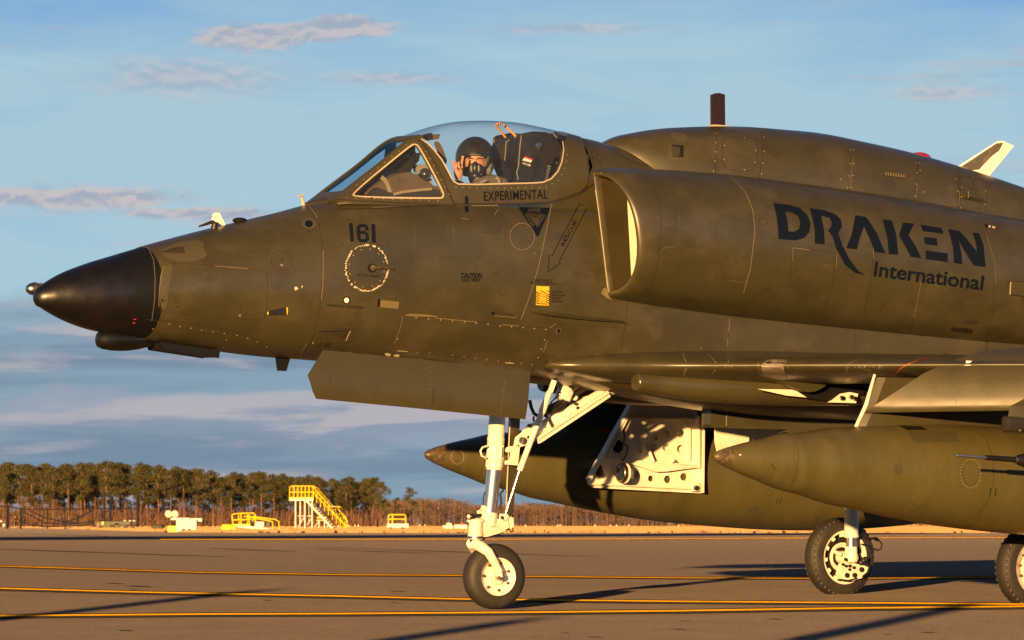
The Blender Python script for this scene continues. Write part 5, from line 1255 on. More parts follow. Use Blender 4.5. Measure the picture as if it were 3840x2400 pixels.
for k in range(7):
    t = k / 7 * 1.15; xa, ya = 1719, 1305 + 95 * (t - .12)
    P = [(xa, ya + 0), (xa, ya + 8), (1812, ya + 58), (1812, ya + 50)]
    P = [(x, min(max(y, 1302), 1408)) for x, y in P]
    if P[0][1] < P[2][1] - 3: decal('placard_stripe', c2(*P), BLACK, fuselage, off=.0042)
for k in range(2):
    P = [(1745 + 42 * k, 1302), (1757 + 42 * k, 1302), (1811, 1302 + (1811 - 1757 - 42 * k) * .55), (1811, 1302 + (1811 - 1745 - 42 * k) * .55)]
    decal('placard_stripe', c2(*P), BLACK, fuselage, off=.0042)
decal('placard_label', c2((1745, 1330), (1788, 1332), (1786, 1388), (1744, 1386)), YELLOW, fuselage, off=.0054)
text('placard_lettering', 'PUSH', c2((1748, 1350)), c2((1785, 1351)), 6.5, REDM, fuselage, .02, off=.0066)
for k in range(3): strokes('placard_lettering', [c2((1750, 1362 + 8 * k), (1783, 1363 + 8 * k))], .003, ORANGE, fuselage, off=.0062)
for k, wd in enumerate(('CAUTION', 'EXPLOSIVE', 'CANOPY', 'RELEASE')): text('stencil', wd, c2((1831, 1319 + 22.5 * k)), c2((1831 + (75, 97, 66, 79)[k], 1321 + 23 * k)), 8, MARK_F, fuselage, .012)
strokes('panel_line', [c2((1832, 682), (1800, 840), (1742, 1115), (1700, 1265), (1655, 1400), (1612, 1508))], .0032, SEAM_B, fuselage)
strokes('scratch', [c2((1455, 727), (1440, 745), (1425, 768)), c2((1190, 790), (1240, 800)), c2((1700, 1030), (1715, 1045))], .0026, SEAM_B, fuselage)
vs = []
for k in range(70): vs.append(c2((rnd.uniform(230, 2050), rnd.uniform(730, 1500))))
rivets('paint_fleck', vs, .0022, SEAM_B, fuselage, n=5)
RIV = mat('rivet_paint', (0.030, 0.027, 0.013), 0.4)
rows = []
for P in (c2((230, 760), (225, 1000), (215, 1250), (195, 1440)), c2((860, 760), (860, 1100), (850, 1360)), c2((1130, 740), (1140, 1000), (1120, 1400)), c2((1500, 720), (1480, 1000), (1440, 1440)), c2((250, 1340), (800, 1360), (1600, 1420)), c1((1100, 500), (1096, 700), (1075, 900)), c1((1500, 350), (1560, 560), (1560, 760)), c1((2240, 260), (2262, 500), (2258, 800), (2200, 1050)), c1((1330, 420), (1900, 330), (2200, 240))): rows += along(P, 11)
rivets('rivet_row', rows, .0030, RIV, fuselage, n=5)
rivets('frame_screw', along(c2((330, 676), (700, 690), (1120, 704)), 60), .003, SEAM_B, fuselage)
strokes('worn_edge', [c2((480, 676), (620, 684)), c2((700, 694), (920, 702)), c2((1160, 706), (1450, 698)), c2((560, 716), (760, 708))], .004, SEAM_B, fuselage, off=.003)
strokes('sill_line', [c2((245, 672), (285, 690), (325, 730), (600, 720), (900, 705), (1135, 698))], .014, SEAM, fuselage, off=.0034)
# --- lower cockpit side
lp = c5((772, 152), (1050, 178), (1400, 214), (1815, 246), (1800, 330), (1760, 450), (1690, 548))
strokes('access_panel', [lp, c5((772, 152), (757, 240), (700, 388)), c5((1815, 246), (1850, 214), (2345, 246), (2320, 400))], .004, SEAM, fuselage)
strokes('worn_edge', [c5((772, 156), (760, 235), (712, 360)), c5((1000, 173), (1300, 203)), c5((1480, 221), (1600, 231)), c5((1815, 246), (1862, 213)), c5((1800, 330), (1770, 420))], .003, SEAM_B, fuselage, off=.003)
decal('bulge_highlight', smooth_poly(c5((785, 150), (850, 142), (960, 150), (1050, 168), (940, 166), (800, 160)), 2), TAN, fuselage, off=.003)  # tan shape paints the highlight along the panel bulge
rivets('screw', c5((870, 173), (958, 181), (1043, 188), (1128, 195), (1212, 203), (1297, 211), (1380, 219), (1466, 230), (1547, 237), (1628, 242), (1708, 249), (1790, 255), (1780, 330), (1757, 395), (1735, 455), (1690, 503), (1615, 495), (1533, 487), (1453, 480), (1372, 470), (1292, 458), (1210, 450), (1128, 438), (963, 418), (880, 420), (738, 325)), .0062, SEAM_B, fuselage, n=9)
for P in (((645, 425), (665, 420), (690, 428), (685, 445), (655, 438)), ((705, 440), (720, 430), (750, 432), (752, 445), (735, 450)), ((1500, 487), (1565, 492), (1562, 497), (1503, 493)), ((1265, 508), (1330, 512), (1328, 516), (1268, 513)), ((735, 403), (810, 408), (808, 412), (738, 408)), ((1480, 530), (1540, 535), (1538, 540), (1482, 536))):
    decal('paint_chip', c5(*P), CHIP, fuselage, off=.003)
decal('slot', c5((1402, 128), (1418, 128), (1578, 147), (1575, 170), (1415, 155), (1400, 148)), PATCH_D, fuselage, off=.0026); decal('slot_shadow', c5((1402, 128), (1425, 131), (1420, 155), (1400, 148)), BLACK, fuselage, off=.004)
strokes('worn_edge', [c5((1425, 158), (1578, 171), (1580, 150))], .0026, SEAM_B, fuselage, off=.004)
decal('drain_hole', ellipse(*c5((1876, 266)), 10, 11, 20), BROWN, fuselage, off=.0026); decal('drain_hole', ellipse(*c5((1878, 267)), 6.5, 7.5, 16), BLACK, fuselage, off=.004)
decal('scoop_shade', c5((180, 268), (400, 263), (372, 332), (290, 300)), PATCH_D, fuselage, off=.0026); strokes('scoop_shade_line', [c5((178, 268), (290, 266), (402, 262))], .006, BLACK, fuselage, off=.004); strokes('scoop_edge', [c5((402, 264), (371, 333))], .007, SEAL, fuselage, off=.004)  # dark fill and line paint the shaded hollow of the wedge scoop
strokes('panel_line', [c5((250, 243), (440, 252), (410, 350), (350, 345))], .003, SEAM, fuselage)
strokes('nose_arrow', [c5((197, 341), (195, 360), (172, 381))], .006, MARK, fuselage, off=.0026)
text('stencil', 'NOSE', c5((217, 361)), c5((265, 362)), 6.5, MARK_F, fuselage, .012); text('stencil', 'OPEN', c5((211, 380)), c5((262, 381)), 6.5, MARK_F, fuselage, .012)
# strake standing off the cockpit side
base_t = c5((1676, 128), (1720, 119), (1800, 122), (1950, 146), (2150, 170), (2340, 193), (2376, 222)); base_b = c5((1676, 132), (1730, 150), (1830, 170), (1990, 186), (2160, 197), (2300, 211), (2376, 223))
vs = []; n = len(base_t)
for i, (a, b) in enumerate(zip(base_t, base_b)):
    p, q = on(*a, -.004), on(*b, -.004); mid = p.lerp(q, .55); h = hit((a[0] + b[0]) / 2, (a[1] + b[1]) / 2); nn = h[1] if h else Vector((0, -1, 0))
    vs += [p, mid + nn * (.055 * math.sin(math.pi * min(i / (n - 1) * .9 + .05, 1))) , q]
fs = []
for i in range(n - 1): fs += [(3 * i, 3 * i + 1, 3 * i + 4, 3 * i + 3)[::-1], (3 * i + 1, 3 * i + 2, 3 * i + 5, 3 * i + 4)[::-1]]
mkobj('strake', vs, fs, OLIVE, fuselage, angle=25)
strokes('panel_line', [c6((474, 30), (470, 180), (455, 260), (430, 385)), c6((1200, 160), (1195, 270), (1185, 370)), c6((2090, 255), (2092, 390))], .003, SEAM, fuselage)
strokes('worn_edge', [c6((1200, 175), (1194, 275)), c6((1187, 320), (1185, 372))], .0026, SEAM_B, fuselage, off=.003)
# --- door of the nose gear
BV0 = BVH; BVH = DOORBVH
rivets('door_rivet', along(c5((1500, 620), (1470, 840)), 13) + along(c5((980, 520), (960, 800)), 22), .0028, SEAM_B, ngd, n=6)
strokes('door_streak', [c5((590, 690), (575, 720)), c5((995, 670), (985, 790)), c5((263, 590), (260, 640))], .006, PATCH_D, ngd)
BVH = BV0
# --- hump
hl = [c3((1092, 340), (1112, 420), (1108, 540), (1098, 660)), c3((1428, 360), (1438, 450), (1428, 600), (1413, 705)), c3((2068, 520), (2060, 650), (2046, 796)), c4((1668, 372), (1660, 540), (1648, 692)), c4((1962, 455), (1950, 735)), c4((1970, 490), (2150, 518), (2154, 600), (2148, 768), (1963, 735), (1970, 490))]
strokes('panel_line', hl, .0042, SEAM, hump)
strokes('worn_edge', [c4((1204, 370), (1180, 605)), c4((1660, 560), (1650, 690)), c4((1962, 600), (1955, 733))], .0024, SEAM_B, hump, off=.003)
strokes('access_panel', [smooth_poly(c3((1150, 425), (1190, 402), (1375, 405), (1398, 440), (1398, 600), (1350, 650), (1190, 640), (1148, 600)), 2)], .0038, SEAM, hump, closed=True)
rivets('screw', c3((1100, 380), (1106, 445), (1106, 510), (1098, 575), (1088, 646), (1445, 405), (1445, 505), (1437, 590), (1428, 666), (1165, 465), (1163, 565), (1386, 500), (1382, 583), (1306, 637), (1308, 410), (2060, 495), (2083, 496), (2059, 593), (2084, 593), (2050, 680), (2075, 676), (2037, 763), (2063, 762)) + c4((1658, 400), (1678, 398), (1683, 453), (1661, 468), (1657, 550), (1708, 605), (1647, 636), (1930, 512), (1950, 600), (1940, 725), (1978, 572), (1974, 640), (1968, 717), (2030, 735), (2085, 745), (2140, 755), (2145, 693), (2148, 600), (2146, 520), (2060, 500), (1120, 515)), .0058, SEAM_B, hump, n=8)
vf_ = decal('vent_frame', c3((772, 437), (922, 445), (918, 574), (770, 566)), OLIVE_D, hump, off=.002); decal('vent_opening', c3((793, 459), (876, 466), (874, 549), (791, 544)), BLACK, hump, off=.0035)
rows = []
for P in (c3((700, 370), (690, 480), (640, 600)), c3((980, 345), (970, 500), (960, 640)), c3((1250, 345), (1600, 365), (2050, 445)), c3((1430, 650), (2040, 760)), c3((1750, 390), (1730, 560), (1700, 740)), c4((1420, 330), (1410, 480), (1390, 640)), c4((1690, 640), (1940, 690)), c4((2200, 560), (2180, 760))): rows += along(P, 11)
rivets('rivet_row', rows, .0030, RIV, hump, n=5)
decal('vent_flap', c3((793, 470), (850, 478), (845, 540), (791, 544)), PATCH_D, hump, off=.005)
strokes('joint_line', [c4((300, 479), (545, 516), (900, 567), (1180, 608), (1650, 691), (2145, 769), (2419, 806))], .0048, SEAM, hump, off=.003)
strokes('joint_line', [c3((292, 455), (360, 492), (430, 535), (520, 584), (620, 612))], .010, SEAM, hump, off=.003)
decal('grille', c4((1428, 462), (1576, 482), (1573, 513), (1427, 490)), PATCH_D, hump, off=.0026)
for k in range(8): decal('grille_slat', c4(*[(1431 + 18.3 * k + dx, 465 + 2.5 * k + dy) for dx, dy in ((0, 0), (11, 1.5), (11, 24), (0, 22.5))]), TAN, hump, off=.006)
vs = []; n = 12
top = c4((1985, 618), (2005, 612), (2060, 622), (2120, 648), (2152, 672)); bot = c4((1985, 655), (2010, 660), (2060, 672), (2110, 680), (2152, 676))
for i, (a, b) in enumerate(zip(top, bot)):
    p, q = on(*a, -.002), on(*b, -.002); h = hit((a[0] + b[0]) / 2, (a[1] + b[1]) / 2)[1]; hh = (.040, .045, .036, .02, .002)[i]
    vs += [p, p.lerp(q, .3) + h * hh, p.lerp(q, .7) + h * hh, q]
fs = [(4 * i + j, 4 * i + j + 1, 4 * i + j + 5, 4 * i + j + 4)[::-1] for i in range(4) for j in range(3)] + [(0, 1, 2, 3)]
mkobj('air_scoop', vs, fs, OLIVE, hump, angle=60); strokes('scoop_edge', [c4((1996, 615), (1999, 640), (1994, 657))], .012, TAN, hump, off=.047)
decal('paint_patch', smooth_poly(c3((800, 370), (880, 375), (920, 430), (850, 440), (770, 400)), 2), PATCH, hump, off=.0012)
strokes('deck_seam', [c3((170, 425), (215, 500), (240, 600), (245, 690)), c3((230, 470), (285, 560), (300, 650))], .0036, SEAM, turtle, off=.003)
rivets('screw', c3((278, 552), (292, 660)), .004, SEAM_B, turtle, n=7)
# --- intake and barrel
IT = intakes[0]
strokes('lip_edge', [c3((252, 780), (270, 900), (298, 1120), (338, 1466))], .006, SEAM_B, IT, off=.003)
strokes('panel_line', [c3((600, 680), (690, 800), (718, 960), (706, 1230), (650, 1470)), c4((60, 480), (60, 481)), c4((1175, 622), (1290, 750), (1340, 900), (1352, 1050), (1330, 1250), (1280, 1490)), c4((2060, 790), (2160, 930), (2217, 1140), (2195, 1500)), c7((1640, 0), (1605, 92)), c7((2170, 30), (2150, 240))], .0036, SEAM, IT)
strokes('barrel_band', [c3((1205, 680), (1310, 790), (1365, 920), (1381, 1060), (1350, 1330), (1300, 1510))], .0034, SEAM_B, IT)
strokes('worn_edge', [c4((1300, 770), (1345, 920), (1352, 1080)), c4((2150, 900), (2214, 1120), (2216, 1250)), c4((1690, 1240), (1640, 1490))], .0022, SEAM_B, IT, off=.0026)
strokes('access_panel', [c4((650, 1478), (755, 1262), (780, 998), (1090, 1036), (1056, 1268), (985, 1470))], .0036, SEAM, IT)
strokes('worn_edge', [c4((1092, 1040), (1085, 1130)), c4((780, 1000), (775, 1090)), c4((780, 1000), (900, 1015))], .0026, SEAM_B, IT, off=.003)
rivets('screw', c4((790, 1010), (850, 1015), (910, 1022), (963, 1030), (784, 1085), (775, 1155), (747, 1262), (740, 1300), (715, 1367), (652, 1478), (775, 1490), (835, 1500), (895, 1505), (1084, 1120), (1063, 1190), (1052, 1257)), .005, BROWN, IT, n=7)
rows = []
for P in (c3((740, 700), (840, 900), (850, 1150), (790, 1440)), c3((960, 680), (1070, 880), (1090, 1100), (1030, 1440)), c3((1230, 690), (1330, 800), (1385, 930), (1400, 1070), (1370, 1330)), c4((1150, 640), (1265, 770), (1315, 920), (1325, 1060)), c4((2040, 800), (2135, 940), (2190, 1140)), c4((560, 1000), (760, 1020)), c4((1100, 1240), (1640, 1310), (2150, 1370))): rows += along(P, 11)
rivets('rivet_row', rows, .0030, RIV, IT, n=5)
strokes('access_panel', [smooth_poly(c4((540, 795), (568, 786), (600, 820), (595, 838), (560, 838), (540, 820)), 1)], .003, SEAM, IT, closed=True)
strokes('stain', [c3((700, 1230), (740, 1190), (820, 1180)), c3((960, 1100), (975, 1180)), c3((1200, 1420), (1330, 1440))], .012, PATCH, IT, off=.0012)
strokes('worn_edge', [c3((1490, 735), (1560, 760), (1660, 790)), c3((1540, 728), (1700, 760), (1830, 800))], .006, PATCH, IT, off=.0012)
L_ = {'D': ([(640, 683), (760, 698), (830, 720), (880, 765), (905, 830), (895, 890), (860, 930), (800, 948), (678, 938), (675, 880), (665, 780)], [[(725, 742), (770, 750), (815, 775), (832, 820), (825, 865), (795, 885), (748, 885), (742, 820)]])}
def letter(nm, outer, holes=()): decal(nm, c4(*outer), MARK, IT, holes=[c4(*h) for h in holes], off=.003, step=11)
letter('letter_d', *L_['D'])
letter('letter_r', [(898, 720), (1000, 735), (1075, 760), (1120, 800), (1127, 850), (1100, 897), (1130, 980), (1180, 1080), (1240, 1160), (1297, 1196), (1220, 1177), (1150, 1122), (1090, 1012), (1060, 920), (1028, 876), (1050, 855), (1055, 820), (1040, 790), (978, 772), (1000, 870), (1005, 976), (936, 970), (935, 880), (918, 790)])
letter('letter_a', [(1222, 770), (1300, 782), (1370, 890), (1436, 1040), (1360, 1030), (1330, 950), (1283, 850), (1255, 930), (1232, 1012), (1157, 1002), (1195, 910)])
letter('letter_k', [(1415, 798), (1480, 808), (1510, 900), (1527, 1050), (1460, 1045), (1450, 940)]); letter('letter_k', [(1560, 822), (1638, 830), (1600, 910), (1650, 990), (1691, 1075), (1615, 1064), (1570, 980), (1532, 912)])
letter('letter_e', [(1685, 838), (1832, 860), (1847, 902), (1700, 882)]); letter('letter_e', [(1707, 925), (1797, 932), (1805, 987), (1715, 975)]); letter('letter_e', [(1720, 1020), (1877, 1040), (1877, 1102), (1722, 1080)])
letter('letter_n', [(1880, 868), (1960, 882), (2030, 960), (2085, 1030), (2075, 960), (2050, 892), (2100, 898), (2130, 980), (2146, 1138), (2060, 1125), (2000, 1030), (1955, 950), (1975, 1050), (1980, 1117), (1922, 1108), (1915, 1000), (1895, 920)])
text('lettering', 'International', c4((1350, 1201)), c4((2124, 1303)), 56, MARK, IT, .022, off=.003, maxe=14)
decal('latch_recess', c4((2135, 830), (2200, 845), (2235, 870), (2150, 862)), BLACK, IT, off=.003); decal('latch', c4((2165, 843), (2182, 846), (2180, 862), (2163, 860)), SEAL, IT, off=.006); decal('latch', c4((2190, 848), (2212, 853), (2215, 866), (2190, 864)), SEAL, IT, off=.006)
decal('inlet_box', c4((2305, 1240), (2430, 1245), (2430, 1345), (2300, 1325)), OLIVE_D, IT, off=.03); strokes('inlet_edge', [c4((2305, 1240), (2300, 1328))], .01, SEAL, IT, off=.032); strokes('inlet_edge', [c4((2285, 1238), (2419, 1240))], .006, SEAM, IT, off=.033)
decal('grille', c7((1902, 48), (2058, 62), (2052, 93), (1900, 78)), PATCH_D, IT, off=.0026)
for k in range(7): decal('grille_slat', c7(*[(1905 + 22 * k + dx, 52 + 1.9 * k + dy) for dx, dy in ((0, 0), (9, 1), (9, 26), (0, 25))]), BLACK, IT, off=.004)
decal('placard', c7((2000, 0), (2092, 5), (2088, 30), (1998, 20)), PATCH_D, IT, off=.003)
# --- sealed corner below the intake lip
decal('sealant_patch', c2((2195, 1290), (2220, 1280), (2232, 1330), (2255, 1372), (2215, 1352), (2178, 1322)), TAN, fuselage, off=.003)
# --- wing
W0 = wings[0]
strokes('panel_line', [c7((0, 238), (30, 320), (5, 400)), c7((125, 195), (235, 300), (228, 360), (150, 430)), c7((1330, 300), (1325, 385)), c7((1275, 268), (1185, 308), (1156, 360), (1205, 412))], .0038, SEAM_B, W0, off=.003)
decal('bare_patch', smooth_poly(c7((560, 320), (600, 282), (742, 284), (715, 330), (725, 385), (752, 428), (620, 412), (555, 365)), 1), mat('bare_grey', (0.13, 0.11, 0.09), 0.35, var=[(0.22, 0.17, 0.12)], vscale=20), W0, off=.0028)
strokes('worn_edge', [c7((595, 283), (742, 284)), c7((735, 290), (708, 345), (752, 430)), c7((620, 412), (750, 430))], .005, SEAM_B, W0, off=.004)
rivets('screw', [c7((1225 + rnd.uniform(-10, 190), 350 + rnd.uniform(-28, 10))) for _ in range(40)] + [c7((300 + rnd.uniform(0, 75), 300 + rnd.uniform(-35, 45))) for _ in range(22)] + along(c7((535, 300), (545, 400)), 7), .0036, SEAM_B, W0, n=6)
strokes('sealant_line', [c7((1490, 398), (1555, 332), (1700, 275), (1870, 240))], .006, ORANGE, W0, off=.004)
strokes('sealant_line', [c7((1490, 402), (1620, 405))], .006, TAN, W0, off=.004)
decal('slat_window', c7((2010, 290), (2050, 293), (2042, 322), (1998, 322)), WHITE_P, W0, off=.004); strokes('sealant_line', [c7((2012, 288), (1998, 324))], .008, ORANGE, W0, off=.005)
strokes('panel_line', [c7((1935, 330), (1895, 360), (1875, 395)), c7((1940, 560), (1935, 600))], .0026, SEAM, W0)
vs = [c7((rnd.uniform(1450, 2400), rnd.uniform(400, 620))) for _ in range(24)] + [c7((rnd.uniform(300, 1200), rnd.uniform(310, 350))) for _ in range(26)]
rivets('paint_fleck', vs, .0026, SEAM_B, W0, n=5)
# --- tanks
for t in (tanks[0],):
    strokes('tank_seam', [c7((735, 790), (798, 850), (822, 960), (806, 1080), (770, 1175)), c7((2060, 770), (2150, 850), (2200, 980), (2203, 1150), (2170, 1260), (2090, 1390))], .0036, SEAM, t)
    strokes('cap_ring', [c7((312, 920), (326, 960), (318, 1000), (295, 1028))], .005, BROWN, t)
    decal('filler_patch', c7((1525, 748), (1690, 757), (1737, 780), (1590, 782)), BLACK, t, off=.003)
    decal('paint_patch', c7((1590, 790), (1930, 790), (1970, 865), (1640, 870)), PATCH_T, t, off=.0012)
    decal('stain', smooth_poly(ellipse(*c7((1527, 1057)), 17, 24, 14), 1), PATCH_T, t, off=.0012)
    strokes('scuff', [c7((1605, 1275), (1640, 1310), (1690, 1325), (1745, 1290))], .012, PATCH, t, off=.0014)
    strokes('access_panel', [ellipse(*c7((2040, 1085)), 30, 46, 36)], .003, SEAM, t, closed=True); rivets('screw', [(c7((2040, 1090))[0] + 37 * math.cos(a), c7((2040, 1090))[1] + 53 * math.sin(a)) for a in np.linspace(0, 2 * math.pi, 27)[:-1]], .0042, SEAM_B, t, n=7)
    for x in (2182, 2220): strokes('tank_mark', [c7((x, 1192), (x - 6, 1248))], .008, MARK_F, t)
    decal('paint_chip', c7((398, 952), (412, 950), (418, 958), (402, 963)), CHIP, t, off=.003); strokes('scuff', [c7((625, 1022), (645, 1040), (650, 1062))], .005, BLACK, t)
    vs = [c7((rnd.uniform(400, 2400), rnd.uniform(800, 1400))) for _ in range(60)]; rivets('paint_fleck', [p for p in vs], .0022, SEAM_B, t, n=5)
t = tanks[1]
strokes('access_panel', [ellipse(*c5((1163, 1160)), 24, 26, 32)], .0036, SEAM_B, t, closed=True)
strokes('tank_seam', [c5((1350, 1130), (1352, 1200), (1330, 1270), (1300, 1330)), c5((1040, 1100), (1048, 1150), (1030, 1200))], .004, SEAM, t)
decal('paint_patch', smooth_poly(c7((440, 1340), (520, 1310), (550, 1330), (500, 1380)), 1), PATCH, t, off=.0012)
for x in (672, 695): strokes('tank_mark', [c7((x, 1262), (x - 8, 1300))], .006, MARK_F, t)
decal('fuel_cap', ellipse(*c5((2215, 973)), 22, 8, 24), REDM, t, off=.003)
# red lettering and marks on the wheels
def wheel_text(body, c, xf, r, a0, a1, h, yoff, parent):
    bm = text_mesh(body, .02); xs = [v.co.x for v in bm.verts]; x0, x1 = min(xs), max(xs); vs = []
    for v in bm.verts:
        a = a0 + (a1 - a0) * (v.co.x - x0) / (x1 - x0); rr = r + v.co.y / .7 * h; vs.append(c + Vector((rr * math.cos(a), yoff, rr * math.sin(a))))
    bm.verts.index_update(); F = [[v.index for v in f.verts] for f in bm.faces]; bm.free(); m_ = MB(); m_.v = vs; m_.f = [tuple(f) for f in F]
    return xf(m_).build('wheel_lettering', REDM, parent, False)
MG = [o for o in jet.children if o.name.startswith('main_gear') and o.type == 'EMPTY']
wheel_text('D09400', Vector((4.005, -1.19, .316)), lambda m_: m_, .150, RAD(205), RAD(150), .016, -.050, MG[0])

# ================================================================== far side of the field: wood, stands, carts
PINE = mat('pine_needles', (0.056, 0.054, 0.012), 0.7, var=[(0.032, 0.038, 0.010), (0.084, 0.066, 0.017)], vscale=.9)
PINE_D = mat('pine_needles_dark', (0.030, 0.038, 0.014), 0.7, var=[(0.045, 0.045, 0.016)], vscale=.9)
BARK = mat('pine_bark', (0.20, 0.10, 0.055), 0.9, var=[(0.11, 0.06, 0.035)], vscale=2)
TWIG = mat('bare_twigs', (0.165, 0.088, 0.046), 0.9, var=[(0.13, 0.075, 0.045)], vscale=.7)
TWIG_R = mat('bare_twigs_far', (0.15, 0.088, 0.062), 0.9, var=[(0.12, 0.066, 0.042), (0.085, 0.072, 0.04)], vscale=.12)
STANDY = mat('stand_yellow', (0.80, 0.60, 0.012), 0.45)
STANDW = mat('stand_white', (0.72, 0.68, 0.60), 0.5)
FRAMEB = mat('frame_blue', (0.008, 0.012, 0.022), 0.5)
OLIVEV = mat('cart_olive', (0.07, 0.07, 0.03), 0.6); GREENB = mat('base_green', (0.02, 0.12, 0.07), 0.5); CONEO = mat('cone_orange', (0.75, 0.16, 0.06), 0.5)
rt = random.Random(23)
def leaf_quads(mb, c, rad, n, size, rng, flat=1.0):
    for _ in range(n):
        while True:
            d = Vector((rng.uniform(-1, 1), rng.uniform(-1, 1), rng.uniform(-1, 1)))
            if d.length < 1: break
        d = d * (.55 + .45 * d.length) if rng.random() < .6 else d
        p = c + Vector((d.x * rad[0], d.y * rad[1], d.z * rad[2])); s = size * rng.uniform(.5, 1.2)
        u = Vector((rng.gauss(0, 1), rng.gauss(0, 1), rng.gauss(0, 1) * flat)).normalized(); w = u.orthogonal().normalized(); w = (w + Vector((rng.gauss(0, .5), rng.gauss(0, .5), rng.gauss(0, .5)))).normalized()
        n0 = len(mb.v); mb.v += [p - u * s, p + w * s * .45, p + u * s, p - w * s * .45]; mb.f.append((n0, n0 + 1, n0 + 2, n0 + 3))
def pine_meshes(seed, H=12.0, bare=.52, cw=2.3):
    rng = random.Random(seed); tr = MB(); cr = MB()
    lean = rng.uniform(-.3, .3); P = [Vector((lean * t * t * 1.0, 0, H * .96 * t)) for t in np.linspace(0, 1, 7)]
    tr.tube(P, [.17 - .12 * t for t in np.linspace(0, 1, 7)], 8)
    nl = rng.randint(15, 19)
    for k in range(nl):
        t = bare + (1 - bare) * (k + rng.uniform(0, .8)) / nl; z = H * t; a = rng.uniform(0, 2 * math.pi)
        prof = math.sin(math.pi * min(max((t - bare) / (1 - bare) * .72 + .26, 0), 1)) ** .7
        ln = cw * prof * rng.uniform(.3, 1.12)
        b = Vector((lean * t * t + math.cos(a) * ln, math.sin(a) * ln, z + ln * rng.uniform(.05, .45)))
        tr.tube([Vector((lean * t * t, 0, z - .2)), b], [.05, .018], 5)
        leaf_quads(cr, b, (.85 + .45 * rng.random(), .9, .50 + .35 * rng.random()), 95, .23, rng)
        if rng.random() < .6: leaf_quads(cr, Vector((lean * t * t, 0, z)).lerp(b, .5), (.7, .7, .55), 45, .23, rng)
    leaf_quads(cr, Vector((lean, 0, H * .97)), (1.2, 1.2, .6), 90, .26, rng)
    return tr, cr
pine_src = []
for k in range(10):
    tr, cr = pine_meshes(100 + k, 12.0, (.44, .52, .40, .55, .36, .48, .42, .14, .20, .26)[k], (2.4, 1.7, 2.7, 2.0, 2.2, 2.8, 1.6, 2.4, 2.2, 2.6)[k])
    a = mkobj('trunk', tr.v, tr.f, BARK); b = mkobj('crown', cr.v, cr.f, PINE, smooth=False); pine_src.append((a.data, b.data))
    bpy.data.objects.remove(a); bpy.data.objects.remove(b)
def put_pine(px, top, Y, k, label, group, base=None, mt=None):
    x = (px - 1920) / FPX * Y; zb = ground_z(Y) - .02; zt = (HORIZON - top) / FPX * Y
    r = thing('pine_tree', label, 'tree', (x, Y, zb), rt.uniform(0, 6.28), group); s = (zt - zb) / 12.2; r.scale = (s * rt.uniform(.9, 1.1),) * 2 + (s,)
    for nm, me in zip(('trunk', 'crown'), pine_src[k]):
        o = bpy.data.objects.new(nm, me); COL.objects.link(o); o.parent = r
    return r
topx = [-150, 0, 60, 200, 400, 640, 700, 800, 900, 1000, 1150, 1230, 1290, 1400, 1440]; topy = [1728, 1724, 1730, 1733, 1723, 1742, 1750, 1762, 1764, 1768, 1776, 1788, 1790, 1786, 1800]
ti = lambda x: float(np.interp(x, topx, topy))
front = [(14, 40), (122, 8), (200, 25), (258, 12), (305, 5), (357, 22), (400, 2), (472, 8), (553, 4), (595, 10), (640, 14), (690, 12), (738, 4), (800, 20), (868, 12), (905, 6), (982, 4), (1028, 22), (1085, 10), (1140, 8), (1200, 8), (1262, 4), (1300, 0), (1318, 2), (1355, 16), (1398, 4), (1428, 8)]
for i, (x, d) in enumerate(front): put_pine(x, ti(x) + d * 1.3 + rt.uniform(-4, 8), 930 + rt.uniform(-12, 14), (i * 3 + 1) % 7, 'tall pine with bare lower trunk along the sunlit edge of the wood', 'pines along the edge of the wood')
for i in range(64):
    x = -140 + 1560 * (i + rt.uniform(0, 1)) / 64; put_pine(x, ti(x) + rt.uniform(6, 34), rt.uniform(965, 1060), rt.randrange(7), 'pine standing in the shade behind the front row of the wood', 'pines deeper in the wood')
for i in range(46):
    x = -140 + 1540 * (i + rt.uniform(0, 1)) / 46; put_pine(x, ti(x) + rt.uniform(4, 30), rt.uniform(1065, 1110), 7 + i % 3, 'pine standing in the shade behind the front row of the wood', 'pines deeper in the wood')
put_pine(1536, 1828, 1150, 9, 'lone round-topped pine beside the end of the tall pine wood', None); put_pine(1490, 1866, 1160, 7, 'small pine close beside the lone round-topped pine', None)
# bare winter trees below the pines
def bare_mesh(seed, H=7.0):
    rng = random.Random(seed); mb = MB()
    def br(p, d, l, r, lv):
        q = p + d * l; mb.tube([p, q], [r, r * .55], 4, False)
        if lv == 0: return
        for _ in range(rng.randint(3, 5)):
            t = rng.uniform(.35, 1.0); e = (d + Vector((rng.gauss(0, .38), rng.gauss(0, .38), rng.gauss(.12, .2)))).normalized(); br(p + d * l * t, e, l * rng.uniform(.38, .62), r * .5, lv - 1)
    br(Vector((0, 0, 0)), Vector((rng.gauss(0, .06), rng.gauss(0, .06), 1)).normalized(), H * .62, .085, 3)
    return mb
bare_src = []
for k in range(6):
    mb = bare_mesh(300 + k); o = mkobj('bare_tree', mb.v, mb.f, TWIG); bare_src.append(o.data); bpy.data.objects.remove(o)
for i in range(100):
    px = -130 + 1570 * (i + rt.uniform(0, 1)) / 100; Y = rt.uniform(900, 928)
    o = bpy.data.objects.new('bare_tree', bare_src[rt.randrange(6)]); COL.objects.link(o); o.location = ((px - 1920) / FPX * Y, Y, ground_z(Y) - .02)
    s = rt.uniform(.40, .85) * (1 - .25 * max(0, (px - 400) / 1000)); o.scale = (s * 1.2, s * 1.2, s); o.rotation_euler = (0, 0, rt.uniform(0, 6.28))
    o['label'] = 'slender bare winter tree in front of the pine trunks'; o['category'] = 'bare tree'; o['group'] = 'bare trees below the pines'
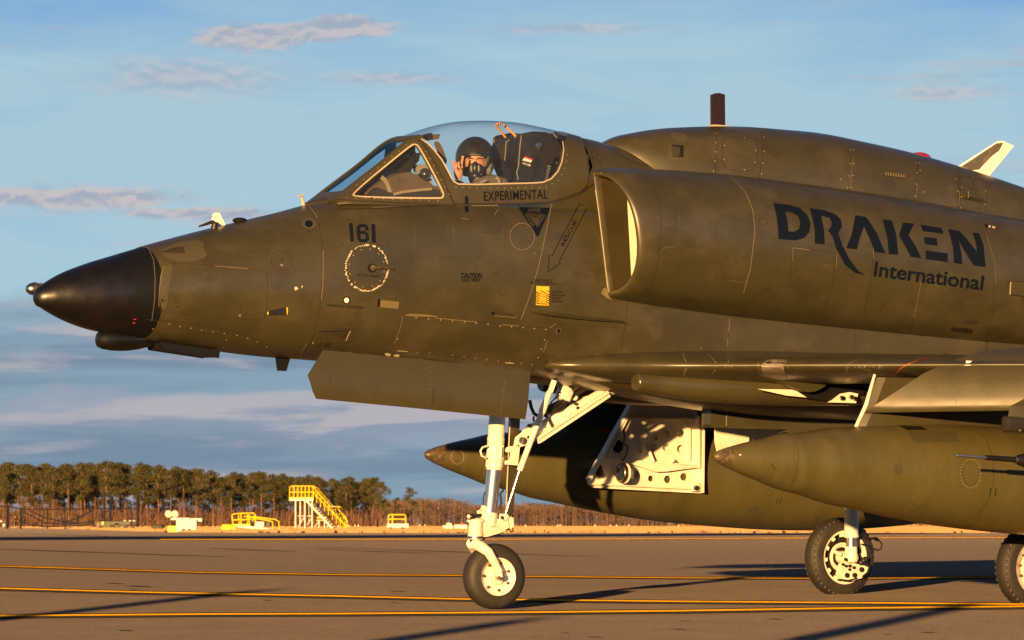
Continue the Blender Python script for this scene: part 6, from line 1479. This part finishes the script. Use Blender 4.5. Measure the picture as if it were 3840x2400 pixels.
# tangled brush filling the wood between the trunks
mb = MB()
for _ in range(5200):
    px = rt.uniform(-150, 1430); Y = rt.uniform(935, 1090); x = (px - 1920) / FPX * Y; h = rt.uniform(.8, 4.0); z = ground_z(Y); w = rt.uniform(.03, .09); lx = rt.gauss(0, .35)
    n = len(mb.v); mb.v += [Vector((x - w, Y, z)), Vector((x + w, Y, z)), Vector((x + lx + w * .3, Y + rt.gauss(0, .3), z + h)), Vector((x + lx - w * .3, Y, z + h))]; mb.f.append((n, n + 1, n + 2, n + 3))
for _ in range(260):
    px = rt.uniform(-150, 1440); Y = rt.uniform(930, 1080); leaf_quads(mb, Vector(((px - 1920) / FPX * Y, Y, ground_z(Y) + rt.uniform(.4, 3.2))), (1.6, 1.0, 1.3), 26, .30, rt)
o = mb.build('undergrowth', TWIG, None, False); o['kind'] = 'stuff'; o['label'] = 'tangled brown brush between the pine trunks'; o['category'] = 'brush'
# low far woodland on the other side
mb = MB(); mg = MB()
fx = [1400, 1470, 1560, 1640, 1700, 1760, 1830, 1960, 2050, 2150, 2250, 2400, 2700, 3300, 4300]; fy = [1868, 1874, 1870, 1872, 1866, 1885, 1898, 1885, 1890, 1894, 1902, 1912, 1925, 1936, 1940]
for _ in range(2300):
    px = rt.uniform(1370, 4300) if rt.random() < .45 else rt.uniform(1370, 2500); Y = rt.uniform(1330, 1480); top = float(np.interp(px, fx, fy)) - 10 + abs(rt.gauss(0, 10)); x = (px - 1920) / FPX * Y; zt = (HORIZON - top) / FPX * Y; zb = ground_z(Y)
    h = max(zt - zb, 1.2); t = rt.random() ** .6; rr = rt.uniform(.7, 1.5)
    (leaf_quads(mb, Vector((x, Y, zb + (h - rr * .7) * t)), (rr * 1.2, rr, rr * .8), 30, .26, rt) if rt.random() < .90 else leaf_quads(mg, Vector((x, Y, zb + (h - rr * .7) * t)), (rr * 1.4, rr, rr * .7), 40, .26, rt))
    n = len(mb.v); w = .06; mb.v += [Vector((x - w, Y, zb)), Vector((x + w, Y, zb)), Vector((x + w * .4, Y, zb + h * .9)), Vector((x - w * .4, Y, zb + h * .9))]; mb.f.append((n, n + 1, n + 2, n + 3))
o = mb.build('far_woodland', TWIG_R, None, False); o['kind'] = 'stuff'; o['label'] = 'low brown leafless woodland along the far edge of the field'; o['category'] = 'woodland'
o = mg.build('far_evergreens', PINE_D, None, False); o['kind'] = 'stuff'; o['label'] = 'dark evergreen patches within the low brown woodland'; o['category'] = 'woodland'
# grass blades along the field so that the low sun catches them
mb = MB()
for _ in range(16000):
    Y = 424 + 480 * rt.random() ** 1.6; px = rt.uniform(-150, 4000)
    e = gp_edge(px) if 'gp_edge' in globals() else 424
    x = (px - 1920) / FPX * Y
    if Y < e + 3: continue
    h = rt.uniform(.08, .26); w = rt.uniform(.10, .35); z = ground_z(Y) - .03; n = len(mb.v)
    mb.v += [Vector((x - w, Y, z)), Vector((x + w, Y, z)), Vector((x + w * .8, Y + .05, z + h)), Vector((x, Y + .03, z + h * 1.25)), Vector((x - w * .8, Y + .05, z + h * .9))]; mb.f.append((n, n + 1, n + 2, n + 3, n + 4))
o = mb.build('dry_grass', mat('grass_blades', (0.36, 0.23, 0.10), 0.9, var=[(0.28, 0.17, 0.07)], vscale=.3), None, False); o['kind'] = 'stuff'; o['label'] = 'dry tan grass standing along the field edge'; o['category'] = 'grass'

# ---- ground equipment: each is built in metres around its own base
def base_at(px, py):
    p = gp(px, py); return p, FPX / p.y
def equip(name, label, cat, px, py, group=None):
    p, s = base_at(px, py); return thing(name, label, cat, p, 0, group), (lambda x, y, d=0.0: Vector(((x - px) / s, d, (py - y) / s))), s
def tubes(parent, name, m, r, *paths):
    for P in paths: MB().tube(P, r, 6).build(name, m, parent)
# tall access stairs
t, q, s = equip('access_stairs', 'tall yellow access stairs with a railed platform on the grass', 'stairs', 1195, 1988)
for d in (-.6, .6):
    sh = 0 if d < 0 else 9
    tubes(t, 'platform_rail', STANDY, .055, [q(1087 + sh, 1876, d), q(1087 + sh, 1828, d), q(1093 + sh, 1823, d), q(1168 + sh, 1823, d), q(1175 + sh, 1830, d), q(1175 + sh, 1872, d)], [q(1087 + sh, 1846, d), q(1175 + sh, 1846, d)])
    for x in (1103, 1118, 1132, 1146, 1160): tubes(t, 'rail_post', STANDY, .055, [q(x + sh, 1876, d), q(x + sh, 1823, d)])
    tubes(t, 'stair_rail', STANDY, .055, [q(1175 + sh, 1826, d), q(1240 + sh, 1900, d)], [q(1175 + sh, 1848, d), q(1300, 1975 + 0, d)], [q(1240 + sh, 1900, d), q(1266 + sh, 1900, d), q(1272 + sh, 1912, d), q(1302, 1956, d), q(1302, 1986, d)])
    for k in range(9):
        f = k / 8; x = 1175 + sh + 118 * f; y0 = 1828 + 126 * f; tubes(t, 'rail_post', STANDY, .05, [q(x, y0 + 2, d), q(x - 2, y0 + 42, d)])
    MB().bar(q(1148 + sh, 1876, d), q(1252 + sh, 1987, d), .06, .20).build('stringer', STANDW, t, False)
for k in range(13): MB().box((q(1156, 1880) + (q(1256, 1984) - q(1156, 1880)) * (k / 12)), (.30, 1.2, .05)).build('step', STANDY, t, False)
MB().box(q(1131, 1874), ((1176 - 1086) / s, 1.3, .22)).build('platform', STANDW, t, False); MB().box(q(1131, 1867), ((1176 - 1086) / s, 1.32, .12)).build('toe_board', STANDY, t, False)
for x, d in ((1109, -.6), (1125, .6), (1144, -.6), (1156, .6), (1171, -.6)): tubes(t, 'leg', STANDW, .085, [q(x, 1988, d), q(x, 1874, d)])
for a, b in (((1109, 1935), (1171, 1935)), ((1109, 1988), (1144, 1935)), ((1144, 1980), (1171, 1940)), ((1171, 1985), (1200, 1950)), ((1185, 1951), (1225, 1951))): tubes(t, 'brace', STANDW, .05, [q(*a), q(*b)])
for x in (1196, 1217): tubes(t, 'leg', STANDW, .07, [q(x, 1988), q(x, 1950)])
MB().box(q(1207, 1941), (1.1, .9, .14)).build('lower_platform', STANDY, t, False)
# low conveyor style stand
t, q, s = equip('boarding_ramp', 'low yellow railed ramp with a white sloping deck', 'ramp', 960, 1991)
for d, sh in ((-.5, 0), (.5, 22)):
    tubes(t, 'ramp_rail', STANDY, .06, [q(875 + sh, 1972, d), q(871 + sh, 1932, d), q(877 + sh, 1927, d), q(928 + sh, 1924, d), q(934 + sh, 1930, d), q(936 + sh, 1968, d)], [q(872 + sh, 1950, d), q(934 + sh, 1948, d)], [q(915 + sh, 1936, d), q(1012 + sh, 1953 - sh * .2, d), q(1022 + sh, 1956, d), q(1025 + sh, 1986, d)], [q(905 + sh, 1970, d), q(905 + sh, 1926, d)])
MB().bar(q(890, 1972), q(1030, 1988), 1.1, .24).build('ramp_deck', STANDW, t, False); MB().box(q(903, 1969), (1.9, 1.2, .18)).build('ramp_platform', STANDY, t, False)
for x in (905, 930, 955): MB().lathe([(-.6, 0), (-.6, .16), (.6, .16), (.6, 0)], q(x, 1987), (0, 1, 0), 14).build('wheel', RUBBER, t)
t, q, s = equip('engine_cart', 'small white engine cart parked behind the low ramp', 'cart', 975, 1982)
MB().box(q(973, 1967), (1.3, .8, .8), None, .05).build('housing', STANDW, t, False); MB().box(q(1006, 1966), (.55, .8, .85), None, .04).build('radiator', FRAMEB, t, False); tubes(t, 'exhaust', STANDW, .05, [q(948, 1958), q(948, 1948)])
for x in (962, 990): MB().lathe([(-.45, 0), (-.45, .17), (.45, .17), (.45, 0)], q(x, 1978), (0, 1, 0), 14).build('wheel', RUBBER, t)
t, q, s = equip('air_tank', 'small rounded yellow tank at the foot of the low ramp', 'tank', 857, 1994)
MB().lathe([(-.55, 0), (-.53, .25), (-.4, .36), (.4, .36), (.53, .25), (.55, 0)], q(853, 1980), (1, 0, 0), 18).build('barrel', STANDY, t); MB().box(q(850, 1991), (.7, .6, .16)).build('skid', STANDY, t, False); MB().box(q(876, 1982), (.35, .5, .4), None, .04).build('control_box', STANDY, t, False)
# light tower cart
t, q, s = equip('light_cart', 'white floodlight cart with two lamp heads and folded mast', 'light cart', 690, 1995)
MB().box(q(700, 1973), (1.75, 1.2, 1.15), None, .05).build('body', STANDW, t, False); MB().bar(q(640, 1946), q(712, 1946), .22, .16).build('mast', STANDW, t, False); MB().bar(q(716, 1949), q(757, 1950), .3, .26).build('mast_head', STANDW, t, False)
for x in (631, 655): MB().lathe([(-.1, 0), (-.1, .2), (.05, .33), (.12, .30), (.13, 0)], q(x, 1928, -.2), (.5, -.8, .1), 18).build('lamp', STANDW, t); 
tubes(t, 'lamp_post', FRAMEB, .05, [q(640, 1935), q(648, 1978)], [q(655, 1935), q(655, 1978)]); tubes(t, 'jack', STANDW, .08, [q(730, 1994), q(728, 1955)], [q(679, 1960), q(679, 1945)])
MB().box(q(648, 1985, -.3), (.82, .6, .60), None, .04).build('battery_box', STANDY, t, False); MB().box(q(672, 1986, -.2), (.42, .5, .46), None, .03).build('tool_box', STANDY, t, False)
for x in (690, 712): MB().lathe([(-.7, 0), (-.7, .2), (.7, .2), (.7, 0)], q(x, 1991), (0, 1, 0), 14).build('wheel', RUBBER, t)
t, q, s = equip('fuel_drum', 'olive drum lying on its side behind the floodlight cart', 'drum', 590, 1990)
MB().lathe([(-.5, 0), (-.5, .32), (-.3, .34), (.3, .34), (.5, .32), (.5, 0)], q(588, 1978), (1, .2, 0), 18).build('barrel', OLIVEV, t); MB().lathe([(-.12, 0), (-.12, .3), (.12, .3), (.12, 0)], q(612, 1979), (1, .2, 0), 18).build('coupling', FRAMEB, t); MB().box(q(592, 1988), (1.0, .5, .08)).build('cradle', OLIVEV, t, False)
# net barrier
t, q, s = equip('net_barrier', 'dark blue steel posts with sagging cables and net at the wood edge', 'barrier', 300, 1983)
for x, y0, r in ((391, 1848, .13), (414, 1848, .16), (515, 1852, .16), (28, 1892, .18), (78, 1905, .15), (178, 1912, .10), (243, 1912, .08)): tubes(t, 'post', FRAMEB, r, [q(x, 1984), q(x, y0)])
tubes(t, 'top_cable', FRAMEB, .09, [q(-60, 1899), q(28, 1898), q(82, 1910), q(240, 1910), q(391, 1906), q(515, 1908)])
for P in (((82, 1918), (130, 1940), (165, 1960), (240, 1964), (300, 1963), (350, 1955)), ((110, 1915), (170, 1942), (230, 1956), (290, 1962)), ((70, 1950), (110, 1968), (170, 1976), (240, 1973), (320, 1970), (350, 1960)), ((225, 1956), (270, 1952), (310, 1935), (350, 1912)), ((340, 1985), (380, 1950), (400, 1915)), ((480, 1985), (513, 1965))): tubes(t, 'net_cable', FRAMEB, .095, [q(*p) for p in P])
t, q, s = equip('wind_cone_base', 'white tapered post with a flared green base beside the net barrier', 'marker', 56, 1977)
MB().lathe([(0, 0), (0, .75), (.10, .72), (.28, .50), (.55, .28), (1.0, .17), (1.85, .13), (1.95, .08), (1.95, 0)], (0, 0, 0), (0, 0, 1), 20).build('post', STANDW, t); MB().lathe([(0, 0), (0, .78), (.12, .76), (.16, .62)], (0, 0, 0), (0, 0, 1), 20).build('base', GREENB, t)
t, q, s = equip('utility_truck', 'dark olive utility truck parked behind the blue posts', 'truck', 450, 1985)
MB().box(q(385, 1966, 1), (1.9, 1.2, .75), None, .05).build('cab', OLIVEV, t, False); MB().box(q(450, 1962, 1), (2.6, 1.2, .55), None, .05).build('bed', FRAMEB, t, False); MB().box(q(437, 1972, .9), (.6, 1.0, .7), None, .04).build('crate', OLIVEV, t, False)
for x in (370, 420, 470, 495): MB().lathe([(-.6, 0), (-.6, .26), (.6, .26), (.6, 0)], q(x, 1979, 1), (0, 1, 0), 14).build('wheel', RUBBER, t)
MB().box(q(384, 1962, .35), (.20, .05, .36)).build('marker_panel', STANDY, t, False); MB().box(q(367, 1972, .35), (.14, .05, .55)).build('marker_panel', REDM, t, False)
for x in (468, 487, 502): MB().ball(q(x, 1953, .35), (.22, .1, .08), 8).build('work_lamp', STANDW, t)
t, q, s = equip('white_trailer', 'white trailer with dark tyres cut off beside the flared post', 'trailer', 8, 1978)
MB().box(q(2, 1955), (1.1, .9, .28), None, .03).build('deck', STANDW, t, False); tubes(t, 'frame_leg', FRAMEB, .06, [q(-6, 1978), q(-6, 1955)], [q(20, 1978), q(26, 1925)]); MB().box(q(14, 1970), (.5, .6, .5)).build('locker', STANDW, t, False)
# small yellow railed cart and white tractor
t, q, s = equip('railed_cart', 'white cart with a square yellow guard rail', 'cart', 1492, 1990)
MB().box(q(1492, 1972), (2.25, 1.0, .46), None, .04).build('body', STANDW, t, False); tubes(t, 'guard_rail', STANDY, .06, [q(1456, 1965), q(1457, 1932), q(1460, 1930), q(1518, 1930), q(1521, 1934), q(1521, 1965)], [q(1456, 1947), q(1521, 1947)], [q(1472, 1965), q(1472, 1931)])
for x in (1465, 1510): MB().lathe([(-.5, 0), (-.5, .22), (.5, .22), (.5, 0)], q(x, 1984), (0, 1, 0), 14).build('wheel', RUBBER, t)
t, q, s = equip('tow_tractor', 'low white tow tractor with a box trailer behind the nose wheel', 'tractor', 1705, 1988)
MB().box(q(1680, 1977), (1.15, .9, .42), None, .04).build('hood', STANDW, t, False); MB().box(q(1684, 1965), (.6, .7, .22), None, .04).build('seat_box', STANDW, t, False); MB().box(q(1728, 1976), (1.4, .9, .50), None, .03).build('trailer_box', STANDW, t, False); MB().box(q(1733, 1963), (.2, .2, .16)).build('lamp', REDM, t, False)
for x in (1666, 1692, 1712, 1742): MB().lathe([(-.48, 0), (-.48, .15), (.48, .15), (.48, 0)], q(x, 1986), (0, 1, 0), 12).build('wheel', RUBBER, t)
t, q, s = equip('wooden_pole', 'short wooden pole standing in front of the brown woodland', 'pole', 1643, 1972)
MB().tube([q(1643, 1972), q(1643.5, 1907)], [.16, .12], 8).build('shaft', BARK, t); MB().tube([q(1643.5, 1908), q(1643.5, 1905)], [.14, .14], 8).build('cap', STANDW, t)
t, q, s = equip('utility_pole', 'pale utility pole rising behind the far drop tank', 'pole', 2197, 1970)
MB().tube([q(2197, 1970), q(2197, 1908)], [.16, .12], 8).build('shaft', BARK, t); MB().bar(q(2193, 1912), q(2201, 1912), .08, .08).build('cross_arm', BARK, t, False)
cone = None
for x, y in ((1308, 1980), (1331, 1980), (1344, 1979), (1229, 1982), (1269, 1981), (1574, 1976), (1594, 1976), (1970, 1979), (2091, 1978), (2101, 1978), (2231, 1978), (2289, 1977), (2312, 1978), (2358, 1977), (2545, 1979)):
    p, s = base_at(x, y)
    if cone is None:
        cone = thing('marker_cone', 'small orange and white marker cone in the dry grass', 'cone', p, 0, 'marker cones in the grass')
        MB().lathe([(0, 0), (0, .26), (.03, .26), (.04, .19), (.55, .05), (.55, 0)], (0, 0, 0), (0, 0, 1), 12).build('body', CONEO, cone); MB().lathe([(.20, .154), (.22, .152), (.42, .096), (.43, .09)], (0, 0, 0), (0, 0, 1), 12).build('collar', STANDW, cone); continue
    r = cone.copy(); COL.objects.link(r); r.location = p
    for ch in list(cone.children):
        c = ch.copy(); COL.objects.link(c); c.parent = r

# ---- outside the picture on the sun side: an assumed building and three posts, added to throw shadows on the apron
HANGAR = mat('hangar_steel', (0.35, 0.34, 0.32), 0.6)
t = thing('unseen_hangar', 'unseen grey steel building, added to cast the far shadow band', 'unseen_hangar', (-29, 168, ground_z(168)), 0)
MB().prism([Vector((-9, -9, -.2)), Vector((9, -9, -.2)), Vector((9, -9, 18.5)), Vector((0, -9, 21.5)), Vector((-9, -9, 18.5))], (0, 18, 0)).build('wall', HANGAR, t, False)
for k in range(4): MB().box((-6 + 4 * k, 9.08, 6.5), (3.9, .12, 13)).build('door_panel', STANDW, t, False)
for px, py, L0, hh in ((1900, 2335, 24.0, 2.80), (3600, 2275, 22.0, 2.55), (600, 2255, 22.0, 2.80)):  # posts added in place of bystanders, only for their shadow streaks
    g = gp(px, py); b = g - Vector((math.sin(SUN_AZ), math.cos(SUN_AZ), 0)) * L0; b.z = ground_z(b.y)
    t = thing('shadow_post', 'unseen plain post, added to cast a streak of shadow', 'post', b, 0, 'unseen posts added for their shadows')
    MB().tube([Vector((0, 0, -.05)), Vector((0, 0, hh))], .13, 12).build('shaft', STANDW, t); MB().box((0, 0, .02), (.5, .5, .04)).build('foot', STANDW, t, False)
